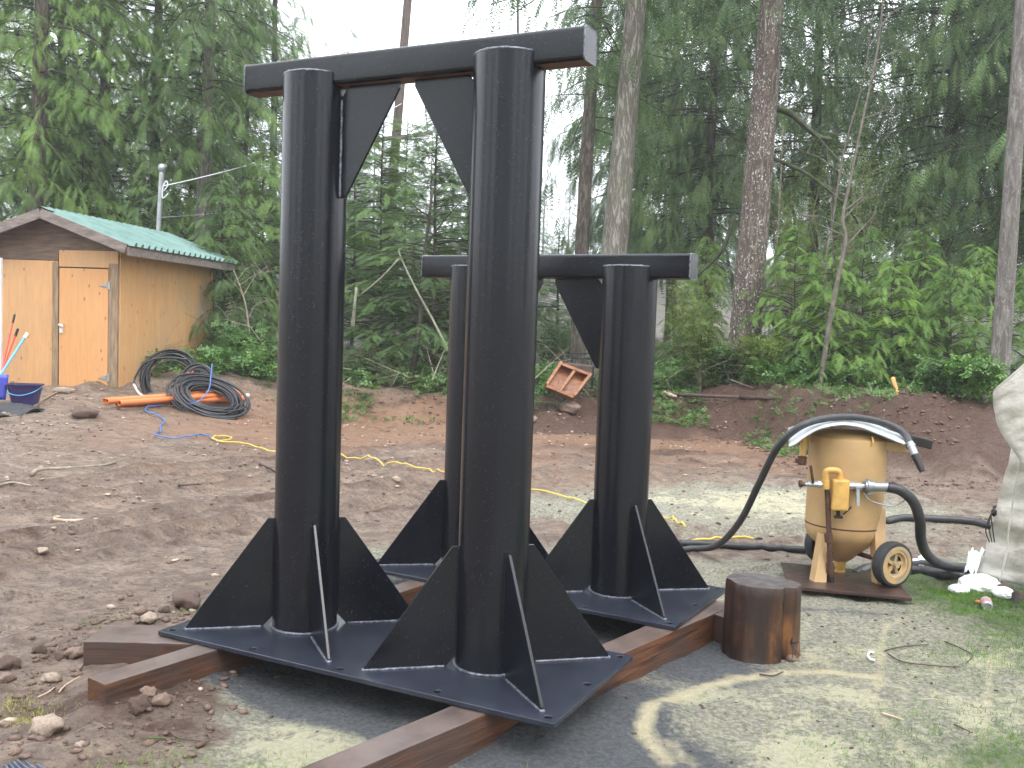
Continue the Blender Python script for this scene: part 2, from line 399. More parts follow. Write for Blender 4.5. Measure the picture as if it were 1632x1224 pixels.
M['ochre'] = simple('ochre_fitting', (.62, .37, .1), (.45, .26, .07), 12, .42, bstr=.3)
M['tyre'] = simple('tyre_rubber', (.03, .03, .032), (.018, .018, .02), 12, .7)
M['hub'] = simple('dirty_hub', (.5, .32, .13), (.3, .24, .17), 14, .6)
M['skid'] = simple('brown_steel_sheet', (.075, .042, .036), (.035, .024, .022), 6, .35, .2, rvar=.3)
M['sheet'] = simple('galvanised_lid_sheet', (.62, .64, .66), (.4, .43, .44), 7, .35, .35, rvar=.2, bstr=.2)
M['darksteel'] = simple('dark_steel', (.04, .035, .035), (.02, .018, .018), 12, .5, .5)
M['tarp'] = simple('stained_tarp', (.55, .53, .44), (.36, .34, .26), 3.4, .5, bstr=.5, bdist=.02, detail=9, stops=[(.3, (.22, .2, .16)), (.42, (.42, .39, .33)), (.58, (.6, .57, .52))])
M['stone'] = simple('brown_stone', (.26, .175, .13), (.12, .075, .055), 9, .55, bstr=.6, bdist=.01)
M['palestone'] = simple('pale_stone', (.42, .33, .25), (.26, .19, .15), 9, .55, bstr=.6, bdist=.01)
M['mudclod'] = simple('mud_clod', (.16, .1, .075), (.08, .048, .035), 14, .7, bstr=.8, bdist=.01)
M['chip'] = simple('wood_chip', (.55, .42, .3), (.36, .25, .17), 9, .7)
M['splinter'] = simple('fresh_split_wood', (.68, .36, .12), (.42, .2, .07), 14, .6, stretch=(1, 1, .3))
M['drawer'] = simple('orange_wet_wood', (.34, .13, .045), (.13, .05, .02), 9, .4, stretch=(.5, 4, 4))
M['debrisdark'] = simple('dark_debris', (.09, .05, .04), (.035, .022, .02), 9, .6)
M['twig'] = simple('grey_twig', (.3, .26, .2), (.14, .11, .08), 9, .8)
M['paletwig'] = simple('pale_branch', (.34, .33, .26), (.2, .19, .14), 9, .8)
M['sapbark'] = simple('sapling_bark', (.17, .145, .12), (.075, .065, .05), 9, .8)
M['youngfir'] = mat_leaf('young_fir_foliage', (.18, .28, .09), (.10, .175, .06), (.035, .065, .03))
M['mosslimb'] = simple('mossy_limb', (.07, .085, .035), (.03, .032, .018), 9, .9)
M['pole'] = simple('pole_wood', (.16, .12, .1), (.085, .06, .05), 7, .85, stretch=(4, 4, .3))
M['can'] = simple('silver_can', (.7, .7, .72), (.55, .55, .57), 5, .25, .8, bstr=.0)
M['canred'] = simple('red_can_print', (.6, .6, .62), (.45, .04, .04), 14, .3, .3, bstr=.0)
M['ribmetal'] = simple('blue_grey_ribbed', (.17, .2, .27), (.07, .08, .11), 40, .35, .3, bstr=.3)
M['endgrain'] = simple('stump_top', (.115, .1, .1), (.06, .05, .05), 12, .35, bstr=.3)
def mat_stump():
    m, nt, p, o = nodes('stump_wood')
    g = noise(nt, 10, 6, stretch=(1.2, 1.2, .2), dist=.8); b = noise(nt, 4.2, 4, stretch=(1, 1, .6))
    col = ramp(nt, g, [(.36, (.014, .008, .006)), (.5, (.05, .02, .010)), (.64, (.17, .07, .022))])
    col = mixc(nt, ramp(nt, b, [(.42, (.95,)*3), (.6, (0,)*3)]), col, (.022, .012, .01))
    tc = nt.nodes.new('ShaderNodeTexCoord'); sz = nt.nodes.new('ShaderNodeSeparateXYZ'); nt.links.new(tc.outputs['Object'], sz.inputs[0])
    topband = math_(nt, 'ADD', sz.outputs[2], math_(nt, 'MULTIPLY_ADD', b, .5, -.25)); col = mixc(nt, ramp(nt, topband, [(.27, (0,)*3), (.38, (.75,)*3)]), col, (.035, .018, .013))  # side gets darker towards the top
    o2 = noise(nt, 6, 3, stretch=(1, 1, .7), dist=.6)
    col = mixc(nt, ramp(nt, o2, [(.63, (0,)*3), (.74, (.6,)*3)]), col, (.27, .10, .028))
    nt.links.new(col, p.inputs['Base Color']); p.inputs['Roughness'].default_value = .4
    bump(nt, p, g, .8, .012); return m
M['stump'] = mat_stump()
M['bark'] = mat_bark('brown_bark', (.22, .18, .15), (.07, .05, .04), 0, .25)
M['bark_pale'] = mat_bark('pale_ridged_bark', (.34, .32, .28), (.11, .09, .07), 0, .35)
M['bark_spot'] = mat_bark('lichen_spotted_bark', (.23, .18, .15), (.075, .05, .04), .9, .1)
M['bark_grey'] = mat_bark('grey_smooth_bark', (.26, .235, .215), (.14, .12, .11), .25, .1)
M['bark_dark'] = mat_bark('dark_bark', (.1, .075, .06), (.04, .03, .024), 0, .3)
M['cedar'] = mat_leaf('cedar_foliage', (.24, .36, .09), (.12, .20, .06), (.035, .07, .028))
M['fir'] = mat_leaf('fir_foliage', (.16, .25, .09), (.08, .14, .055), (.03, .055, .028))
M['hemlock'] = mat_leaf('hemlock_foliage', (.17, .255, .09), (.085, .145, .058), (.03, .055, .03))
M['bright'] = mat_leaf('sapling_foliage', (.25, .39, .08), (.13, .235, .055), (.045, .085, .026), scale=2.5)
M['shrub'] = mat_leaf('yellow_shrub_leaves', (.25, .32, .08), (.15, .21, .055), (.06, .09, .03), scale=3)
M['salal'] = mat_leaf('salal_leaves', (.16, .29, .07), (.075, .155, .045), (.025, .055, .02), scale=3, tr=.2, rough=.35)
M['grass'] = mat_leaf('grass_blades', (.24, .38, .09), (.14, .26, .05), (.07, .14, .03), scale=4)
M['drygrass'] = mat_leaf('dry_grass_blades', (.5, .45, .2), (.36, .34, .13), (.2, .2, .07), scale=4)
M['mist'] = mat_leaf('misty_foliage', (.12, .2, .09), (.07, .12, .06), (.03, .06, .03))

# ------------------------------------------------------------------ ground
def axis(c0, c1, step, lo, hi, g):
    mid = list(np.arange(c0, c1, step)); a = mid[0]; L = []; s = step
    while a > lo: s *= g; a -= s; L.append(a)
    b = mid[-1]; Rr = []; s = step
    while b < hi: s *= g; b += s; Rr.append(b)
    return np.array(L[::-1]+mid+Rr)
def seg_dist(x, y, pts):
    d = np.full(x.shape, 1e9)
    for (a, b) in zip(pts[:-1], pts[1:]):
        ax, ay = a[0], a[1]; bx, by = b[0]-ax, b[1]-ay; t = np.clip(((x-ax)*bx+(y-ay)*by)/(bx*bx+by*by), 0, 1)
        d = np.minimum(d, np.hypot(x-ax-t*bx, y-ay-t*by))
    return d
def rect_dist(x, y, A, ang, u0, u1, v0, v1):
    c, s = math.cos(ang), math.sin(ang); dx, dy = x-A[0], y-A[1]; u = dx*c-dy*s; v = dx*s+dy*c
    return np.hypot(np.maximum(np.maximum(u0-u, u-u1), 0), np.maximum(np.maximum(v0-v, v-v1), 0))
FA = (-1.5888, 4.3299, .4614); FB = (-.7368, 5.5458, .5118)
def blob(x, y, cx, cy, rx, ry, rot=0):
    c, s = math.cos(rot), math.sin(rot); dx, dy = x-cx, y-cy
    return np.exp(-((dx*c+dy*s)/rx)**2-((dy*c-dx*s)/ry)**2)
ring1 = [gz(*p) for p in [(1060, 1224), (1026, 1180), (1040, 1150), (1078, 1124), (1130, 1105), (1200, 1090), (1290, 1080), (1380, 1086)]]
ring2 = [gz(*p) for p in [(1480, 985), (1430, 1000), (1405, 1025), (1405, 1080), (1395, 1110), (1395, 1150), (1420, 1185), (1450, 1215)]]
ring3 = [gz(*p) for p in [(1585, 1040), (1575, 1100), (1568, 1160), (1568, 1224), (1575, 1300)]]
ring1 = [tuple(p) for p in crom(ring1, 5)]; ring2 = [tuple(p) for p in crom(ring2, 5)]
def masks(x, y):
    n = fbm(x*.8+5, y*.8, 3, 4)-.47; nn = fbm(x*3.3, y*3.3+9, 5, 4)-.47; n6 = fbm(x*7, y*7, 1, 3)-.44
    m = {}
    grit = sst(-1.55, -.95, x+.9*n+.25*nn-(3.9-y)*.25)*sst(7.6, 6.4, y+1.2*n+.6*nn)
    grit = grit*sst(-.4, .35, (x+1.0*n)+(6.6-y)*.9+1.2)
    pale = blob(x, y, 2.4, 9.0, 2.0, 1.5, .1)*1.1+blob(x, y, .6, 8.6, 1.6, .5, .1)*.5
    m['grit'] = np.clip(np.maximum(grit, pale), 0, 1)
    dust = blob(x, y, -.95, 3.5, .55, .28, -.2)*.95+blob(x, y, -.55, 3.55, .22, .12)*.5+blob(x, y, .8, 4.15, .25, .10, .5)*.9+blob(x, y, .75, 3.4, .35, .5)*.45
    dust += blob(x, y, 1.9, 4.4, 1.2, 1.0)*.52+blob(x, y, 1.6, 3.3, 1.4, .6)*.45+blob(x, y, 2.5, 9.2, 1.5, 1.2, .1)*.75+blob(x, y, 1.15, 5.7, .5, .4)*.55+blob(x, y, .45, 6.6, .5, .4)*.4
    dust += blob(x, y, -1.35, 3.95, .25, .12)*.5
    m['dust'] = np.clip(dust*.85+n6*.8+nn*.7, 0, .8)*np.clip(grit+pale, 0, 1)
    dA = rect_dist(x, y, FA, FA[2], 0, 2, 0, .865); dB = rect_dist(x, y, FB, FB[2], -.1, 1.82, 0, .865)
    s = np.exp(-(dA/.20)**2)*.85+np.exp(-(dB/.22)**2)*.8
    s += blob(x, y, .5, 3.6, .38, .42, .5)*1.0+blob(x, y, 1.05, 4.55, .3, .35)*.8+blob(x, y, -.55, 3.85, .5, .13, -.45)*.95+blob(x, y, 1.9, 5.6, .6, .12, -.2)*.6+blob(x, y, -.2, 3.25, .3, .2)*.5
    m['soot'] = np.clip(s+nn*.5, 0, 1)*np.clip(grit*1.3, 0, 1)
    r = np.exp(-(seg_dist(x+nn*.07, y+nn*.07, ring1)/.05)**2)*.95+.55*np.exp(-(seg_dist(x, y, ring2)/.03)**2)+.6*np.exp(-(seg_dist(x, y, ring3)/.028)**2)
    r += .6*np.exp(-(seg_dist(x-.10, y+.03, ring1[:5])/.03)**2)
    m['ring'] = np.clip(r, 0, 1)
    m['dust'] = m['dust']*(1-np.clip(blob(x, y, .72, 3.42, .2, .26)*1.6, 0, 1)*.85)*(1-.8*np.exp(-((seg_dist(x, y, ring1)-.11)/.05)**2)*sst(4.1, 3.9, y))
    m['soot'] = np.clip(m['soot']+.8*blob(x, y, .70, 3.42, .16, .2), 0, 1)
    foot = 14.8-4.1*sst(3.2, 5.4, x)-.5*sst(-1, -5, x)+.5*(fbm(x*.35, x*.1, 1)-.5)
    m['orange'] = np.clip(.75*sst(foot-4.5, foot-.6, y+n*3)*(1-sst(foot+.5, foot+2, y))+.35*sst(6, 11, y)+n*1.2, 0, 1)*sst(-7, -3, x)*(1-.75*sst(3.6, 4.6, x))
    m['dark'] = np.clip(sst(foot-.5, foot+.5, y+n*1.2)*sst(-2.5, 1.0, x)*.95+blob(x, y, -1.45, 3.85, .45, .3)*.75+blob(x, y, 1.7, 12.8, .9, .6)*.7+n*.3, 0, 1)
    m['moss'] = np.clip(sst(2.0, 3.4, x+n*1.3+(y-5)*.15)*sst(3.0, 3.6, y)*sst(7.6, 6.4, y)*1.0+blob(x, y, 2.6, 3.8, 1.0, .5)*.5+blob(x, y, -.95, 3.2, .3, .12)*.6+blob(x, y, 2.0, 3.6, .5, .25)*.6, 0, 1)
    crumb = sst(.56, .68, fbm(x*1.2+y*.3, y*5.5-x*1.3, 0, 5))*sst(-.2, .2, fbm(x*.5, y*.5, 5, 3)-.4)
    m['dark'] = np.clip(m['dark']+.55*crumb*(1-m['grit']), 0, 1)
    dep, rid = tracks(x, y); m['dark'] = np.clip(m['dark']+.5*rid*(1-m['grit']), 0, 1); m['wet'] = dep*(1-m['grit'])
    m['litter'] = np.clip(sst(16.6, 18.2, y+n*1.5)+sst(60, 80, np.abs(x))+sst(-20, -30, y), 0, 1)
    return m
def grid(ax_, ay_):
    X, Y = np.meshgrid(ax_, ay_); nx, ny = len(ax_), len(ay_)
    i = np.arange(nx-1)[None, :]+np.arange(ny-1)[:, None]*nx
    return X, Y, np.stack([i, i+1, i+1+nx, i+nx], -1).reshape(-1, 4)
ax_ = axis(-2.6, 3.8, .028, -230, 230, 1.032); ay_ = axis(3.0, 6.6, .028, -120, 260, 1.022)
GX, GY, GF = grid(ax_, ay_); GZ = hgt(GX, GY)
GV = np.stack([GX, GY, GZ], -1).reshape(-1, 3)
g = link('ground', npmesh('ground', GV, GF, mat_ground(), True, {k: v.ravel() for k, v in masks(GX, GY).items()}))
tag(g, kind='structure')

# ------------------------------------------------------------------ foliage machinery
def frond(n, ln, w, droop, curl=0):
    V = []; F = []
    for i in range(n):
        x = .06+.9*i/n; l = ln*((1-x)**.6)*(.55+.45*min(1, i/2.)); z = -droop*x*x
        for s in (-1, 1):
            b = len(V); x2 = x+w
            V += [(x, 0, z), (x2, 0, -droop*x2*x2), (x+l*.65+w*.4, s*l, z-droop*.5*l-curl*l)]; F.append((b, b+1, b+2))
    b = len(V); V += [(0, -.012, 0), (0, .012, 0), (1, 0, -droop)]; F.append((b, b+1, b+2))
    return np.array(V), np.array(F)
T_CEDAR = frond(10, .30, .05, .35, .25)
T_FIR = frond(11, .24, .05, .2)
T_HEM = frond(8, .26, .055, .45, .5)
T_FERN = frond(12, .3, .06, .5)
def leaf_t():
    V = []; F = []
    for k in range(5):
        a = k*1.25; x = .15+.17*k; s = -1 if k % 2 else 1
        b = len(V); l = .42
        dx, dy = math.cos(.8*s)*l, math.sin(.8*s)*l
        V += [(x, 0, 0), (x+dx*.5-dy*.28, dy*.5+dx*.28, .05), (x+dx, dy, -.04), (x+dx*.5+dy*.28, dy*.5-dx*.28, .05)]; F += [(b, b+1, b+2), (b, b+2, b+3)]
    return np.array(V), np.array(F)
T_LEAF = leaf_t()
def place(T, pos, d, up, size):
    V, F = T; d = d/np.linalg.norm(d, axis=1)[:, None]
    s = np.cross(up, d); s /= (np.linalg.norm(s, axis=1)[:, None]+1e-9); n = np.cross(d, s)
    P = pos[:, None, :]+size[:, None, None]*(V[None, :, 0:1]*d[:, None, :]+V[None, :, 1:2]*s[:, None, :]+V[None, :, 2:3]*n[:, None, :])
    N = len(pos); m = len(V)
    return P.reshape(-1, 3), (F[None]+(np.arange(N)*m)[:, None, None]).reshape(-1, 3)
def crown(T, h0, h1, R, nb, dens, size, prof, s0=(.0, .3), droop=.5, seed=0, hang=.3, wide=.3, nmax=26):
    r = np.random.RandomState(seed); PO = []; DI = []; UP = []; SZ = []; limbs = []
    for i in range(nb):
        q = (i+r.rand())/nb; h = h0+(h1-h0)*q; L = R*prof(q)*(.65+.5*r.rand())
        if L < .12: continue
        az = r.rand()*6.283; a = np.array([math.cos(az), math.sin(az), 0]); b = np.array([-a[1], a[0], 0])
        sl = s0[0]+(s0[1]-s0[0])*r.rand(); dr = droop*(.6+.7*r.rand()); bend = (r.rand()-.5)*.5
        k = int(max(4, min(nmax, L*dens))); t = .12+.88*np.sort(r.rand(k))**.75
        c = lambda t: (a[None]*(L*t)[:, None]+b[None]*(bend*L*t*t)[:, None]+np.stack([0*t, 0*t, h+L*(sl*t-dr*t*t)], 1))
        p = c(t); tg = c(t+.02)-p; tg /= np.linalg.norm(tg, axis=1)[:, None]
        off = (r.rand(k)-.5)*2; p = p+b[None]*(off*wide*L*(1.1-t)*.8)[:, None]-np.array([0, 0, 1])[None]*(np.abs(off)*.12*L)[:, None]
        sg = np.sign(off)[:, None]; fi = (.25+.9*np.abs(off)+.3*r.rand(k))[:, None]; fi = np.where(t[:, None] > .9, fi*.3, fi)
        d = tg*np.cos(fi)+b[None]*sg*np.sin(fi)+np.array([0, 0, -1])[None]*(hang*(.4+1.*r.rand(k)))[:, None]
        PO.append(p); DI.append(d); UP.append(np.tile([0, 0, 1.], (k, 1))+(r.rand(k, 3)-.5)*.7); SZ.append(size*(.6+.7*r.rand(k)))
        tt = np.linspace(0, .95, 5); limbs.append((c(tt), .006+.007*L))
    V, F = place(T, np.concatenate(PO), np.concatenate(DI), np.concatenate(UP), np.concatenate(SZ))
    return V, F, limbs
def limb_mesh(name, limbs, mat, n=4):
    mb = MB()
    for pts, r in limbs:
        mb.tube([Vector(p) for p in pts], [r*(1-.8*i/(len(pts)-1)) for i in range(len(pts))], n, False)
    return mb.mesh(name, mat, True)
cone = lambda q: (1-q)**.75*.92+.06
full = lambda q: (.55+.45*math.sin(min(1, q*2.2)*1.57))*(1-q**3*.8)
low = lambda q: .75+.25*math.sin(q*3)
CR = {}
def variant(key, T, mat, lmat, **k):
    V, F, L = crown(T, **k); CR[key] = (npmesh('crown', V, F, mat), limb_mesh('limbs', L, lmat), k['h1'])
variant('cedar1', T_CEDAR, M['cedar'], M['bark_dark'], h0=1.2, h1=17, R=3.3, nb=220, dens=20, size=.34, nmax=58, prof=full, s0=(.05, .3), droop=.55, seed=1, hang=.45)
variant('cedar2', T_CEDAR, M['cedar'], M['bark_dark'], h0=2.6, h1=17, R=2.9, nb=200, dens=20, size=.34, nmax=54, prof=full, s0=(0, .35), droop=.65, seed=2, hang=.5)
variant('fir1', T_FIR, M['fir'], M['bark_dark'], h0=2.5, h1=17, R=3.4, nb=200, dens=12, size=.5, nmax=40, prof=full, s0=(-.1, .15), droop=.3, seed=3, hang=.25)
variant('hem1', T_HEM, M['hemlock'], M['mosslimb'], h0=2.8, h1=15, R=4.2, nb=150, dens=14, size=.52, prof=full, s0=(-.1, .3), droop=.4, seed=4, hang=.85, nmax=54)
variant('hem2', T_HEM, M['hemlock'], M['mosslimb'], h0=2.0, h1=15, R=3.6, nb=150, dens=14, size=.5, prof=full, s0=(-.2, .2), droop=.35, seed=5, hang=.9, nmax=48)
variant('high', T_HEM, M['hemlock'], M['mosslimb'], h0=5.2, h1=18, R=3.4, nb=70, dens=12, size=.5, prof=full, s0=(-.3, .2), droop=.3, seed=6, hang=.7)
variant('youngfir', T_FIR, M['youngfir'], M['bark_dark'], h0=.5, h1=5.4, R=1.9, nb=170, dens=24, size=.3, nmax=44, prof=cone, s0=(.1, .35), droop=.2, seed=7, hang=.1, wide=.25)
variant('youngfir2', T_FIR, M['youngfir'], M['bark_dark'], h0=.4, h1=5.0, R=1.7, nb=150, dens=24, size=.3, nmax=40, prof=cone, s0=(.1, .4), droop=.25, seed=8, hang=.15)
variant('sap1', T_CEDAR, M['bright'], M['bark_dark'], h0=.3, h1=3.0, R=1.25, nb=75, dens=24, size=.24, nmax=32, prof=cone, s0=(.3, .7), droop=.5, seed=9, hang=.25)
variant('sap2', T_CEDAR, M['bright'], M['bark_dark'], h0=.2, h1=2.2, R=1.15, nb=65, dens=24, size=.22, nmax=30, prof=cone, s0=(.3, .8), droop=.6, seed=10, hang=.3)
variant('sapdark', T_CEDAR, M['cedar'], M['bark_dark'], h0=.3, h1=4.2, R=1.7, nb=120, dens=24, size=.26, nmax=42, prof=cone, s0=(.2, .5), droop=.5, seed=11, hang=.4)
variant('far', T_FIR, M['mist'], M['bark_dark'], h0=1.5, h1=20, R=3.6, nb=130, dens=8, size=1.0, prof=cone, s0=(-.1, .2), droop=.3, seed=12, hang=.3)

def trunk_mesh(base, top, r0, r1, mat, seed=0, n=18, flare=1.5, bend=0., seg=22):
    r = random.Random(seed); b = Vector(base); t = Vector(top); vs = []; ph = [r.random()*6 for _ in range(4)]
    for i in range(seg+1):
        q = (i/seg)**1.3; c = b.lerp(t, q)+Vector((math.sin(q*3.1+ph[0])*bend, math.sin(q*4.2+ph[1])*bend, 0))-Vector((math.sin(ph[0])*bend, math.sin(ph[1])*bend, 0))*(1-q)
        rad = (r0+(r1-r0)*q)*(1+(flare-1)*math.exp(-q*(t-b).length/.35))
        for k in range(n):
            a = 6.2832*k/n; w = 1+.05*math.sin(3*a+ph[2]+q*5)+.03*math.sin(7*a+ph[3]-q*9)+.025*(r.random()-.5)
            if q*(t-b).length < .8: w += .12*(1-q*(t-b).length/.8)*math.sin(5*a+ph[1])
            vs.append(c+Vector((math.cos(a), math.sin(a), 0))*rad*w-b)
    fs = [(i*n+k, i*n+(k+1) % n, (i+1)*n+(k+1) % n, (i+1)*n+k) for i in range(seg) for k in range(n)]
    mb = MB(); mb.add(vs, fs); return mb.mesh('trunk', mat, True)
tree_n = 0
def tree(pxb, pxt, Y, dia, key, bark, label, name='cedar_tree', cat='tree', group=None, rot=None, sc=1., pyb=560, hscale=1., bend=.04, Htop=15, flare=1.45, dz=0):
    """pxb: image column of the trunk near the ground, pxt: where it leaves the top of the picture; Y: distance"""
    global tree_n; tree_n += 1
    p = at(pxb, pyb, Y); z0 = H(p.x, Y)-.05; q = at(pxt, 0, Y); slope = (q.x-p.x)/(q.z-p.z)
    base = Vector((p.x-(p.z-z0)*slope, Y, z0)); top = base+Vector((slope*Htop, random.uniform(-.03, .03)*Htop, Htop))
    root = empty(name, base, 0, label, cat, group)
    link('trunk', trunk_mesh(base, top, dia/2, dia/2*.35, bark, tree_n, bend=bend, flare=flare), root)
    if key:
        c, l, h = CR[key]; rz = rot if rot is not None else random.random()*6.28
        mtx = Matrix(((1, 0, slope, 0), (0, 1, 0, 0), (0, 0, 1, 0), (0, 0, 0, 1)))
        for nm, me in (('crown', c), ('limbs', l)):
            o = link(nm, me, root); o.rotation_euler = (0, math.atan(slope), rz); o.scale = (sc, sc, sc*hscale); o.location = (0, 0, dz)
            o.rotation_mode = 'XYZ'
    return root

# ------------------------------------------------------------------ forest
B = M
LT = 'trees behind the shed'
tree(47, 62, 20.5, .42, 'cedar2', M['bark'], 'thick brown cedar trunk rising behind the left slope of the shed roof', group=None, rot=.5, dz=1.2)
tree(-75, -60, 21.5, .4, 'cedar1', M['bark'], 'cedar at the left edge of the picture with foliage behind the shed', rot=2.2)
tree(160, 168, 23.5, .34, 'cedar1', M['bark'], 'cedar directly behind the shed ridge with dense bright fronds', rot=4.0)
tree(312, 333, 22.0, .36, 'cedar2', M['bark_pale'], 'pale barked trunk showing above the power mast beside the shed', name='conifer_tree', rot=1.3, dz=2.2)
tree(240, 250, 26.0, .34, 'cedar1', M['bark_dark'], 'cedar filling the gap between the shed mast and the ridge', rot=5.1)
tree(378, 396, 26.0, .16, 'fir1', M['bark_dark'], 'slender dark trunk just left of the tallest black column', name='conifer_tree', rot=.9, sc=.62)
tree(100, 108, 29.0, .36, 'fir1', M['bark_dark'], 'dark fir deep behind the left side of the shed', name='conifer_tree', rot=2.9)
tree(430, 440, 31.0, .3, 'fir1', M['bark_dark'], 'wispy fir whose right side ends against the white sky', name='conifer_tree', rot=3.7, sc=.7)
tree(330, 338, 34.0, .36, 'cedar2', M['bark_dark'], 'far cedar behind the pale trunk at upper left', rot=1.7)
def small(px, Y, key, label, name='cedar_sapling', cat='tree', group=None, sc=1., rot=0, bark=None, r=.05, h=None, lean=0.):
    p = at(px, 560, Y); z = H(p.x, Y); c, l, hh = CR[key]; h = (h or hh)*sc
    root = empty(name, (p.x, Y, z-.03), 0, label, cat, group)
    mb = MB(); mb.tube(crom([(0, 0, 0), (.03+lean*.3, 0, h*.35), (-.02+lean*.7, .02, h*.7), (lean, 0, h)], 3), [r*(1-.09*i) for i in range(10)], 8)
    mb.build('trunk', bark or M['bark_dark'], root, smooth=True)
    for nm, me in (('crown', c), ('limbs', l)):
        o = link(nm, me, root); o.rotation_euler = (0, 0, rot); o.scale = (sc, sc, sc)
    return root
small(235, 19.6, 'sapdark', 'low drooping cedar just behind the right end of the shed roof', rot=.4)
small(352, 18.6, 'sapdark', 'drooping cedar between the shed wall and the tall black column', rot=1.9, sc=.92)
small(415, 20.5, 'sapdark', 'dark cedar sapling hard against the left side of the tallest column', rot=3.3, sc=1.1)
small(130, 21.5, 'sapdark', 'cedar sapling whose fronds show above the green shed roof', rot=5.2, sc=1.2)
small(300, 23.5, 'sapdark', 'cedar sapling behind the power mast', rot=4.2, sc=1.3)
small(687, 18.6, 'youngfir', 'young fir with pointed top framed between the tall columns', name='fir_tree', sc=1.0, rot=.3)
small(602, 21.0, 'youngfir2', 'young fir left of the pointed one between the tall columns', name='fir_tree', sc=1.15, rot=1.1)
small(560, 24.0, 'youngfir', 'young fir just right of the left tall column', name='fir_tree', sc=1.15, rot=2.4)
small(740, 22.5, 'youngfir2', 'young fir half hidden by the right tall column', name='fir_tree', sc=1.05, rot=4.4)
small(640, 26.0, 'youngfir', 'young fir behind the base of the utility pole', name='fir_tree', sc=1.2, rot=3.0)
small(800, 25.0, 'youngfir', 'young fir behind the right tall column', name='fir_tree', sc=1.05, rot=5.0)
small(500, 27.0, 'youngfir2', 'young fir behind the left tall column', name='fir_tree', sc=1.3, rot=5.0)
small(885, 27.0, 'youngfir2', 'low fir left of the thin leaning trunk', name='fir_tree', sc=.75, rot=5.0)
# right hand stand
tree(922, 959, 20.0, .33, 'high', M['bark'], 'thin leaning trunk between the tall frame and the pale trunk', name='conifer_tree', rot=.6, bend=.12)
tree(966, 1019, 18.2, .55, 'high', M['bark_pale'], 'broad pale ridged trunk rising behind the shorter frame', name='conifer_tree', rot=2.2, dz=1.5, flare=1.35)
tree(1186, 1232, 17.4, .58, 'high', M['bark_spot'], 'broad brown trunk speckled with white lichen', name='conifer_tree', rot=4.2, dz=1.0, flare=1.3)
tree(1594, 1632, 13.9, .27, None, M['bark_grey'], 'slim grey trunk beside the hanging tarp', name='conifer_tree', bend=.05, flare=1.15)
tree(1068, 1078, 28.0, .34, 'hem1', M['bark'], 'trunk seen low between the shorter frame and the lichen trunk', name='hemlock_tree', rot=.3)
tree(1120, 1140, 24.5, .3, 'hem2', M['bark_dark'], 'hemlock with dark hanging boughs left of the lichen trunk', name='hemlock_tree', rot=1.2, dz=1.0)
tree(1290, 1310, 26.0, .34, 'hem1', M['bark_dark'], 'hemlock just right of the lichen trunk', name='hemlock_tree', rot=2.7, dz=.8)
tree(1010, 1030, 31.0, .32, 'hem2', M['bark_dark'], 'hemlock behind the broad pale trunk', name='hemlock_tree', rot=4.7, dz=1)
tree(1500, 1520, 21.5, .36, 'hem1', M['bark_dark'], 'hemlock with long drooping boughs left of the slim grey trunk', name='hemlock_tree', rot=.9, dz=.6)
tree(1660, 1690, 19.0, .34, 'hem2', M['bark_dark'], 'hemlock at the right edge above the tarp', name='hemlock_tree', rot=3.9)
tree(1590, 1610, 27.0, .34, 'hem2', M['bark_dark'], 'dark hemlock behind the slim grey trunk', name='hemlock_tree', rot=5.0)
tree(1760, 1790, 22.0, .34, 'hem1', M['bark_dark'], 'hemlock outside the right edge', name='hemlock_tree', rot=2.0)
tree(1470, 1480, 38.0, .34, 'fir1', M['bark_dark'], 'misty fir behind the drooping hemlock', name='conifer_tree', rot=3.0)
tree(1330, 1335, 42.0, .34, 'fir1', M['bark_dark'], 'misty fir in the gap right of the lichen trunk', name='conifer_tree', rot=1.0, sc=.8)
tree(1130, 1135, 44.0, .34, 'fir1', M['bark_dark'], 'misty fir left of the lichen trunk', name='conifer_tree', rot=5.0, sc=.8)
tree(836, 832, 40.0, .2, None, M['bark_dark'], 'thin bare trunk above the cross beam of the tall frame', name='bare_tree', bend=.15, Htop=18)
# unseen conifers added behind the viewpoint for the gloss paint to reflect
for i, (x, y, key, s_) in enumerate([(-15, -7, 'cedar1', 1.), (-9, -13, 'hem1', 1.), (-4.5, -15, 'fir1', 1.), (-1, -13, 'cedar2', 1.), (3.5, -15.5, 'hem2', 1.), (9.5, -12, 'cedar1', 1.), (14, -7, 'fir1', 1.), (17, 0, 'hem1', 1.), (-17, 0, 'cedar2', 1.)]):
    root = empty('reflection_tree', (x, y, H(x, y)), 0, 'unseen conifer added behind the viewpoint for the paint to reflect', 'tree', 'unseen conifers added for paint reflections')
    mb = MB(); mb.tube([(0, 0, 0), (0, 0, 15)], [.2, .06], 8); mb.build('trunk', M['bark_dark'], root, smooth=True)
    link('crown', CR[key][0], root).rotation_euler = (0, 0, i*2.1)
